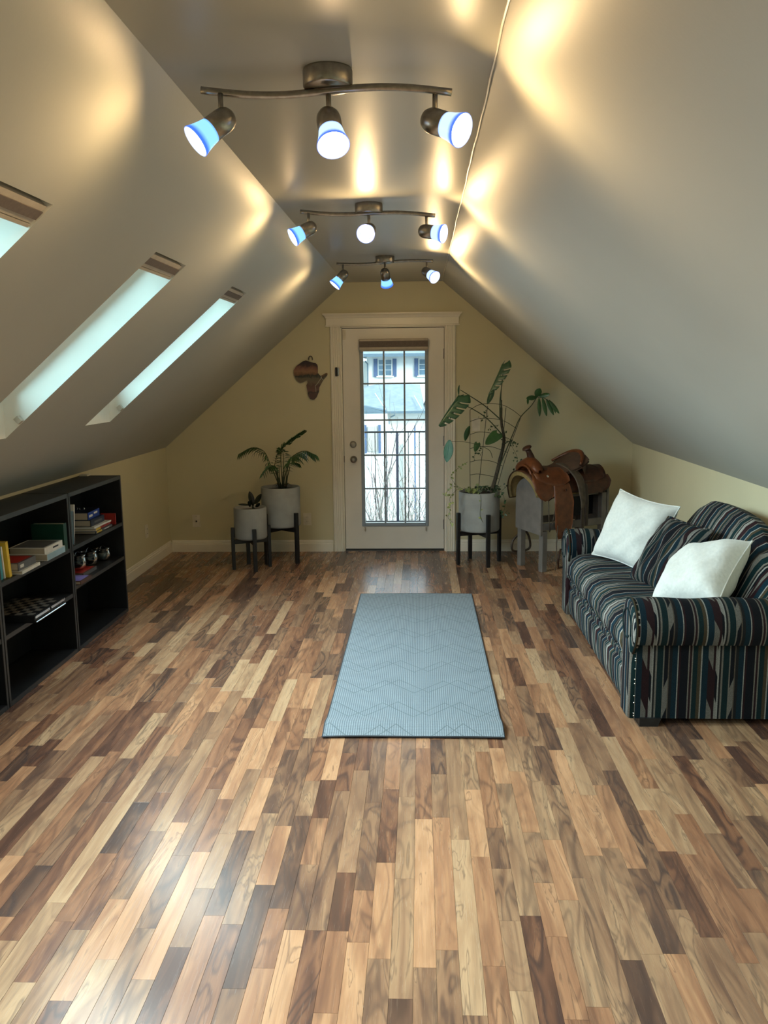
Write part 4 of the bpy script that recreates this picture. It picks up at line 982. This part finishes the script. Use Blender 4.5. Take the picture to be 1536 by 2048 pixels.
# lower rounded front skirt and rear jockey on the visible side
def flap(pts, nm, mat, off, par_=None, t=.008):
    """leather flap cut as a polygon (x, drop) laid on the visible side; drop runs from the ridge outwards and then hangs"""
    def P(x, s, d):
        R_ = .215+d; arc = R_*rad_(78)
        if s < arc: th = s/R_; return sl(x, R_*.98*math.sin(th), .625+R_*math.cos(th))
        th = rad_(78); y = R_*.98*math.sin(th); return sl(x, y+.02*min(1, (s-arc)/.1), .625+R_*math.cos(th)-(s-arc))
    from mathutils.geometry import tessellate_polygon
    # rows of quads between the left and right outline
    ss = [p[1] for p in pts[0]]+[p[1] for p in pts[1]]
    s0, s1 = min(ss), max(ss); n = 22; vs = []; 
    def interp(line, s):
        for a, c in zip(line, line[1:]):
            if a[1] <= s <= c[1]: t_ = (s-a[1])/max(1e-6, c[1]-a[1]); t_ = t_; return a[0]+(c[0]-a[0])*t_
        return line[0][0] if s < line[0][1] else line[-1][0]
    m_ = 8; b = MB()
    for d in (off+t, off):
        b.add([P(interp(pts[0], s0+(s1-s0)*i/n)*(1-j/m_)+interp(pts[1], s0+(s1-s0)*i/n)*(j/m_), s0+(s1-s0)*i/n, d+.004*math.sin(PI*j/m_)) for i in range(n+1) for j in range(m_+1)],
              [(i*(m_+1)+j, i*(m_+1)+j+1, (i+1)*(m_+1)+j+1, (i+1)*(m_+1)+j) for i in range(n) for j in range(m_)])
    n0 = (n+1)*(m_+1)
    for e in ([i*(m_+1) for i in range(n+1)], [i*(m_+1)+m_ for i in range(n+1)], list(range(m_+1)), [n*(m_+1)+j for j in range(m_+1)]):
        for i in range(len(e)-1): b.f.append((e[i], e[i+1], n0+e[i+1], n0+e[i])); b.m.append(0)
    return b.build(nm, mat, par_ or sad, True)
flap(([(-.06, .12), (-.095, .20), (-.09, .28), (-.05, .345), (.0, .37)], [(.10, .12), (.12, .20), (.12, .28), (.09, .345), (.03, .37)]), 'front_skirt', m_leather, .004)
flap(([(-.03, .08), (-.055, .14), (-.05, .20), (.02, .245), (.12, .275)], [(.25, .08), (.27, .14), (.275, .20), (.27, .245), (.20, .275)]), 'front_jockey', m_leather, .016)
flap(([(.33, .06), (.33, .16), (.35, .235), (.40, .26)], [(.60, .06), (.66, .16), (.64, .235), (.56, .26)]), 'rear_jockey', m_leather2, .012)
flap(([(.36, .20), (.36, .28), (.40, .33), (.46, .345)], [(.70, .20), (.71, .26), (.68, .31), (.60, .345)]), 'rear_skirt', m_leather2, .006)
flap(([(.10, .22), (.085, .40), (.095, .60), (.13, .70)], [(.25, .22), (.28, .40), (.27, .60), (.23, .70)]), 'fender', m_leather, .010)
flap(([(.265, .02), (.29, .12), (.32, .25), (.335, .40), (.345, .50)], [(.325, .02), (.37, .12), (.40, .25), (.39, .40), (.375, .50)]), 'latigo_strap', m_strap, .030)
flap(([(.40, .28), (.40, .62)], [(.44, .28), (.43, .62)]), 'rear_billet', m_darkl, .012)
# buckle on the latigo strap
p = sl(.362, .262, .315); ring = [p+EX*(.020*math.cos(a))+Vector((0, 0, .026*math.sin(a))) for a in [i*PI/8 for i in range(17)]]
MB().tube(ring, .003, 6).build('buckle', m_chrome, sad, True)
flap(([(.345, .50), (.345, .66)], [(.378, .50), (.378, .66)]), 'strap_end', m_darkl, .026)
# swell with open gullet
def swell(u, v):
    a = PI*2*u; y = -.150+.300*v; k = abs(y)/.150
    endr = max(.05, (1-k**4))**.5; rx = .062*endr*(1-.12*math.exp(-(y/.05)**2)); rz = .050*endr
    zc = .885-.05*k**1.6+.012*math.exp(-(y/.045)**2)
    return sl(.015+rx*math.cos(a)-.018*k*k, y, zc+rz*math.sin(a))
MB().grid(swell, 24, 32, cu=True).build('swell', m_leather, sad, True)
def gul(u, v):
    th = rad_(-62)+rad_(124)*u; r1 = .085+.0*v
    return sl(-.045+.10*v, math.sin(th)*(.105), .775+math.cos(th)*.095)
MB().grid(gul, 16, 6).build('gullet', m_dark, sad, True)
MB().tube([sl(-.052, .105*math.sin(t_), .775+.10*math.cos(t_)) for t_ in [rad_(-75+150*i/14) for i in range(15)]], .011, 8).build('gullet_rim', m_leather, sad, True)
MB().tube([sl(.02, 0, .91), sl(.015, 0, .95), sl(-.002, 0, .985), sl(-.018, 0, 1.005)], [.040, .029, .023, .021], 14).build('horn_neck', m_leather2, sad, True)
MB().lathe([(0, -.012), (.028, -.009), (.041, 0), (.037, .009), (.018, .015), (0, .016)], sl(-.022, 0, 1.015), tuple(Vector((0, 0, 1))*.86-EX*.5), 24).build('horn_cap', m_leather2, sad, True)
# seat and cantle
def seatf(off):
    def g(u, v):
        x = .055+.44*u; t_ = v*2-1
        w_ = .115+.085*u**1.3-.03*max(0, (u-.85)/.15)
        zm = .850+.03*(1-u)**4+.115*max(0, (u-.35)/.65)**1.7
        z = zm+.012*t_*t_*(1-u)-.060*abs(t_)**2.6*(.75+.25*u)
        return sl(x, w_*t_, z-off)
    return g
MB().grid(seatf(0), 26, 22).grid(seatf(.018), 26, 22).build('seat', m_suede, sad, True)
pts = [sl(.485+.022*math.cos(t_*PI/2)-.10*abs(t_)**2.5, .185*t_, .958-.085*abs(t_)**2.2) for t_ in [-1+2*i/20 for i in range(21)]]
MB().tube(pts, [.010+.014*(1-abs(-1+2*i/20)**2) for i in range(21)], 10).build('cantle', m_leather, sad, True)
def cback(u, v):
    t_ = u*2-1; p = sl(.50+.02*math.cos(t_*PI/2)-.10*abs(t_)**2.5+.05*v, .18*t_, (.950-.085*abs(t_)**2.2)*(1-v)+.80*v-.04*abs(t_)*v); return p
MB().grid(cback, 20, 6).build('cantle_back', m_leather2, sad, True)
# stirrup leathers and stirrup on the visible side, far stirrup seen under the stand
st = MB().tube([sl(.15, .245, .20), sl(.12, .25, .10), sl(.125, .25, .045), sl(.22, .25, .045), sl(.235, .25, .10), sl(.205, .245, .20)], .009, 8).build('stirrup', m_leather2, sad, True)
flap(([(.155, .66), (.16, .80)], [(.205, .66), (.20, .80)]), 'stirrup_leather', m_leather2, .016)
MB().tube([sl(.10, .262, .40), sl(.085, .27, .25), sl(.095, .265, .10), sl(.078, .265, .015)], [.012, .014, .012, .003], 6, flat=.3).build('hanging_strap', m_strap, sad, True)
MB().tube([sl(.05, .20, .62), sl(.055, .205, .45), sl(.07, .20, .34)], .004, 6).build('tie_string', m_strap, sad, True)
MB().tube([sl(.14, .20, .60), sl(.10, .205, .45), sl(.078, .20, .35)], [.010, .012, .008], 6, flat=.3).build('cinch_strap', m_strap, sad, True)
MB().tube([sl(.04, -.21, .60), sl(.06, -.22, .35), sl(.08, -.22, .24)], .010, 6).build('far_strap', m_darkl, sad, True)
MB().tube(spline([sl(.08, -.22, .26), sl(.02, -.23, .20), sl(.015, -.23, .12), sl(.10, -.23, .10), sl(.20, -.23, .12), sl(.19, -.23, .22), sl(.13, -.22, .30)], 5), .010, 8).build('far_stirrup', m_darkl, sad, True)
MB().lathe([(0, .004), (.008, .003), (.011, 0)], sl(.045, .190, .80), tuple(EY+Vector((0, 0, .5))), 14).build('concho', m_chrome, sad, True)
MB().lathe([(0, .004), (.008, .003), (.011, 0)], sl(.20, .236, .68), tuple(EY+Vector((0, 0, .2))), 14).build('concho', m_leather2, sad, True)

# ------------------------------------------------------------------ continent shaped plaque
pq = [(790, 240), (640, 320), (540, 350), (450, 420), (340, 500), (270, 620), (265, 700), (280, 780), (350, 930), (420, 990), (480, 1010), (560, 990), (620, 950), (690, 920), (700, 1000), (660, 1080), (672, 1170), (690, 1250), (700, 1340), (720, 1420), (780, 1510), (840, 1525), (900, 1520), (970, 1450), (1010, 1350), (1040, 1280), (1050, 1150), (1110, 1040), (1180, 920), (1260, 830), (1300, 770), (1310, 720), (1270, 700), (1180, 750), (1090, 800), (1040, 750), (1005, 700), (1005, 580), (1000, 490), (980, 440), (930, 400), (860, 390)]
pq2 = []
for (a, c) in pq[1:]:
    p = wp(570+a/15.36, 700+c/15.36, D-.02); pq2.append((p.x, p.z))
pw = thing('wall_plaque', 'continent-shaped wooden plaque painted with a savanna sunset left of the door', 'wall decoration', (-1.0, D-.01, 1.59))
T = NT('painted_plaque'); tc = T.n('ShaderNodeTexCoord'); sp = T.n('ShaderNodeSeparateXYZ'); T.l(tc.outputs['Object'], sp.inputs[0])
nz = T.n('ShaderNodeTexNoise', iScale=22.0, iDetail=4.0); T.l(tc.outputs['Object'], nz.inputs['Vector'])
hz = T.math('ADD', sp.outputs[2], T.math('MULTIPLY', T.math('SUBTRACT', nz.outputs[0], .5), .09))
mr = T.n('ShaderNodeMapRange'); mr.inputs[1].default_value = 1.40; mr.inputs[2].default_value = 1.76; T.l(hz, mr.inputs[0])
cr = T.n('ShaderNodeValToRGB'); T.l(mr.outputs[0], cr.inputs[0]); e = cr.color_ramp.elements; e[0].color = (.07, .035, .028, 1); e[1].color = (.035, .02, .022, 1); e[1].position = .93
for p_, c_ in ((.16, (.085, .045, .038)), (.19, (.03, .022, .02)), (.24, (.15, .075, .06)), (.36, (.10, .055, .045)), (.44, (.15, .11, .07)), (.54, (.13, .11, .07)), (.60, (.02, .03, .028)), (.64, (.17, .09, .05)), (.72, (.28, .15, .08)), (.80, (.20, .09, .06)), (.86, (.06, .03, .03))):
    q_ = e.new(p_); q_.color = (*c_, 1)
T.l(cr.outputs[0], T.b.inputs['Base Color']); T.b.inputs['Roughness'].default_value = .35
o = MB().prism(pq2, lambda x, z, y: (x, y, z), D-.020, D-.003).build('plaque_body', T.m, pw)
p0 = wp(621, 718, D-.02)
MB().tube([(p0.x+.017*math.cos(a), D-.014, p0.z+.0+.026*math.sin(a)) for a in [PI*(-.1+1.2*i/12) for i in range(13)]], .004, 6).build('hanging_loop', m_darkl, pw, True)
MB().lathe([(0, .022), (.004, .021), (.004, .0)], (p0.x, D, p0.z+.030), (0, -1, 0), 10).build('nail', m_outlet, pw, True)
e1 = [wp(570+a/15.36, 700+c/15.36, D-.024) for a, c in ((1110, 800), (1100, 880), (1010, 1010), (930, 1110), (945, 1170), (950, 1290))]
MB().tube(e1, .0022, 5).build('carved_edge', m_outlet, pw, True)
e1 = [wp(570+a/15.36, 700+c/15.36, D-.024) for a, c in ((1110, 800), (1130, 870), (1170, 920))]
MB().tube(e1, .0016, 5).build('carved_edge', m_outlet, pw, True)

# ------------------------------------------------------------------ outside the glass door
m_stucco = pmat('house_stucco', (.66, .69, .67), .9, nscale=6, namt=.02)
m_roof = pmat('roof_shingle', (.26, .32, .35), .9, nscale=7, namt=.12, col2=(.20, .26, .30))
m_fascia = pmat('house_fascia', (.10, .16, .20), .6)
m_shut = pmat('shutter_blue', (.065, .115, .22), .6)
m_win = pmat('house_window', (.10, .19, .26), .25, nscale=3, namt=.2)
m_rail = pmat('rail_black', (.02, .022, .03), .5)
m_post = pmat('rail_post', (.045, .055, .10), .5)
m_deck = pmat('deck_board', (.45, .42, .38), .8, nscale=10, namt=.1)
m_grass = pmat('pale_winter_lawn', (.34, .37, .27), .95, nscale=2, namt=.12, bump=.5, bscale=20)
m_twig = pmat('bare_twig', (.10, .085, .09), .9)
m_bush = pmat('bare_bush', (.20, .19, .16), .9)
m_snow = pmat('driveway_concrete', (.44, .46, .46), .9, nscale=2, namt=.04)
dk = struct('balcony_deck', (-.25, 8.5, -.1))
for i in range(17): MB().box((-2.2, D+.17+i*.085, -.085), (1.7, D+.17+i*.085+.08, -.06), bev=.003).build('board', m_deck, dk)
rl = thing('balcony_railing', 'black metal railing of the balcony outside the glass door', 'railing', (-.25, 9.1, -.06))
MB().box((-2.2, 9.085, 1.003), (1.7, 9.115, 1.022), bev=.003).build('top_rail', m_rail, rl); MB().box((-2.2, 9.09, .03), (1.7, 9.11, .05), bev=.002).build('bottom_rail', m_rail, rl)
for i in range(-14, 17):
    x = -.252+i*.1185
    if i == 0: MB().box((x-.014, 9.086, -.06), (x+.014, 9.114, 1.003), bev=.002).build('post', m_post, rl)
    else: MB().box((x-.0045, 9.0955, .05), (x+.0045, 9.1045, 1.003), bev=.001).build('baluster', m_rail, rl)
GZ = -3.3
S(MB().box((-60, 10, GZ-.2), (60, 90, GZ)).build('ground', m_grass)); S(MB().box((-12, 15, GZ-.01), (12, 21.5, GZ+.02)).build('driveway', m_snow))
hs = thing('neighbour_house', 'tall white two-storey house with blue shutters seen through the top panes', 'house', (-.5, 27, GZ))
MB().box((-1.62, 26, GZ), (6, 33, 2.20)).build('wall', m_stucco, hs)
MB().box((-7.5, 27.5, GZ), (-1.62, 33, 2.0)).build('side_wall', m_stucco, hs)
MB().add([(-2.1, 25.5, 2.17), (6.5, 25.5, 2.17), (6.5, 34, 2.17), (-2.1, 34, 2.17), (.5, 28, 3.6), (4.5, 28, 3.6)], [(0, 1, 5, 4), (1, 2, 5), (2, 3, 4, 5), (3, 0, 4), (3, 2, 1, 0)]).build('roof', m_roof, hs)
MB().box((-2.12, 25.45, 2.10), (6.5, 25.5, 2.19)).build('gutter', m_fascia, hs)
MB().tube([(-1.66, 25.9, 1.98), (-1.59, 25.95, 1.90), (-1.585, 25.95, -2.5)], .022, 6).build('downspout', m_fascia, hs)
for xc in (-1.065, .16):
    wz0, wz1 = 1.565, 2.015
    wn = MB().box((xc-.22, 25.96, wz0-.02), (xc+.22, 25.999, wz1+.02)).build('window', m_stucco, hs)
    for (a, c) in ((xc-.19, xc-.02), (xc+.02, xc+.19)): MB().box((a, 25.945, wz0), (c, 25.9595, wz1)).build('pane', m_win, wn)
    MB().box((xc-.26, 25.93, wz0-.07), (xc+.26, 25.999, wz0-.03)).build('sill', m_stucco, hs)
    for sx in (-1, 1): MB().box((xc+sx*.29-.055, 25.96, wz0-.05), (xc+sx*.29+.055, 25.999, wz1+.03)).build('shutter', m_shut, hs)
    for z in (wz0+.15, wz0+.30): MB().box((xc-.19, 25.940, z-.006), (xc+.19, 25.9445, z+.006)).build('window_bar', m_stucco, wn)
gh = thing('garage_house', 'low house with a grey hipped roof in front of the tall white house', 'house', (-.6, 23, GZ))
MB().box((-4.6, 22.4, GZ), (.12, 25.1, .62)).build('wall', m_stucco, gh); MB().box((-4.6, 21.8, GZ), (-.85, 22.4, .60)).build('porch_wall', m_stucco, gh)
MB().add([(-4.9, 22, .63), (.10, 22, .66), (.10, 25.3, .66), (-4.9, 25.3, .63), (-1.9, 23.8, 1.10), (-1.18, 24, 1.325), (-.40, 24, 1.32), (-.02, 24.2, 1.30)], [(0, 1, 6, 5, 4), (1, 2, 7, 6), (0, 4, 3), (4, 5, 6, 7, 2, 3), (3, 2, 1, 0)]).build('roof', m_roof, gh)
MB().add([(.06, 22, .66), (.06, 25.3, .66), (3.4, 25.3, .66), (3.4, 22, .66), (.3, 24, 1.22), (2.5, 24, 1.22)], [(0, 4, 1), (0, 3, 5, 4), (1, 4, 5, 2), (3, 2, 5)]).build('roof', m_roof, gh)
MB().add([(-2.6, 21.6, .70), (-.92, 21.6, .655), (-2.6, 21.6, .60), (-1.9, 21.6, .92), (-1.45, 21.6, .83), (-.95, 21.6, .67), (-2.6, 21.62, 1.15)], [(6, 5, 1, 0)]).build('gable_edge', m_fascia, gh)
MB().tube([(-1.47, 21.85, .80), (-.88, 21.95, .66)], [.03, .045], 6).build('gable_edge', m_fascia, gh)
MB().tube([(-1.17, 21.99, 1.12), (-.90, 21.95, .70)], .012, 5).build('hip_ridge', m_stucco, gh)
MB().tube([(-.17, 22.9, 1.02), (.02, 21.97, .72)], .012, 5).build('hip_ridge', m_stucco, gh)
MB().box((-4.9, 21.9, .60), (3.4, 21.98, .655)).build('gutter', m_fascia, gh)
MB().tube([(-.66, 21.9, .60), (-.66, 21.9, .56), (-.78, 22.0, .50)], .018, 6).build('downspout', m_fascia, gh)
MB().box((-1.35, 21.75, -.35), (-1.12, 21.80, .28)).build('window', pmat('far_window', (.42, .42, .38), .5), gh)
for (a, c) in ((-1.43, -1.385), (-1.08, -1.02)): MB().box((a, 21.74, -.40), (c, 21.80, .32)).build('shutter', m_shut, gh)
MB().box((-.46, 22.3, -2.9), (-.05, 22.39, -.2)).build('garage_door', m_stucco, gh)
MB().box((-.17, 21.7, -2.5), (-.13, 21.8, .30)).build('porch_column', m_shut, gh)
MB().tube([(-.80, 21.75, .34), (-.80, 21.75, .50)], .012, 5).build('wall_lamp', m_fascia, gh)
MB().tube([(-.76, 21.7, .22), (-.72, 21.7, .26), (-.69, 21.7, .20), (-.72, 21.7, .14), (-.76, 21.7, .10)], .01, 5).build('wreath', m_fascia, gh)

def branchy(label, x, y, z0, ht, seed, mat, spread=.35, n0=6, name='bare_shrub', r0=.012, depth=3, lean=0):
    rr = random.Random(seed); t = thing(name, label, 'shrub' if 'shrub' in name else 'tree', (x, y, z0), group='bare shrubs below the balcony' if 'shrub' in name else None)
    b = MB()
    def grow(p, d, ln, r, k, bb):
        pts = [p]; q_ = p; dd = d.copy()
        for i in range(3):
            dd = (dd+Vector((rr.uniform(-.16, .16), rr.uniform(-.16, .16), rr.uniform(-.02, .12)))).normalized(); q_ = q_+dd*ln/3; pts.append(q_)
        bb.tube(pts, [r, r*.85, r*.7, r*.5], 4, caps=False)
        if k > 0:
            for i in range(rr.choice((2, 3, 3))):
                u = rr.choice((1, 2, 3)); s_ = pts[u]; nd = (dd+Vector((rr.uniform(-1, 1), rr.uniform(-1, 1), rr.uniform(-.1, .5)))*.6).normalized(); grow(s_, nd, ln*rr.uniform(.5, .75), r*.55, k-1, bb)
    for i in range(n0):
        a = rr.uniform(0, 6.28); bb = MB(); d = Vector((math.cos(a)*spread+lean, math.sin(a)*spread, 1)).normalized()
        grow(Vector((x+.06*math.cos(a), y+.06*math.sin(a), z0)), d, ht*rr.uniform(.45, .65), r0*1.25, depth, bb)
        bb.build('branch', mat, t)
shr = [(-.75, 11.3, 3.3, .012), (-.35, 10.9, 3.1, .012), (-.05, 11.4, 3.4, .012), (-.60, 12.3, 3.5, .014), (-.20, 12.6, 3.6, .014), (.15, 11.0, 3.0, .012)]
desc = ['leftmost bare shrub right below the balcony railing', 'bare shrub below the balcony, left of the thick railing post', 'bare shrub below the balcony, right of the thick railing post', 'bare shrub in the second row behind the left one', 'tallest bare shrub in the second row, behind the post', 'rightmost bare shrub beneath the balcony']
for i, (x, y, h_, r0) in enumerate(shr): branchy(desc[i], x, y, GZ, h_, 40+i, m_twig if i < 3 else m_bush, r0=r0, n0=7)
branchy('slender bare tree in front of the low house', -.62, 17, GZ, 4.1, 77, m_twig, spread=.05, n0=1, name='bare_tree', r0=.03)
for i in range(3): branchy(['low pale hedge bush at the left beside the driveway', 'middle low bush beside the driveway', 'rightmost low bush beside the driveway'][i], -1.3+i*.62, 15.2, GZ, 2.7, 90+i, m_bush, n0=9, r0=.012)
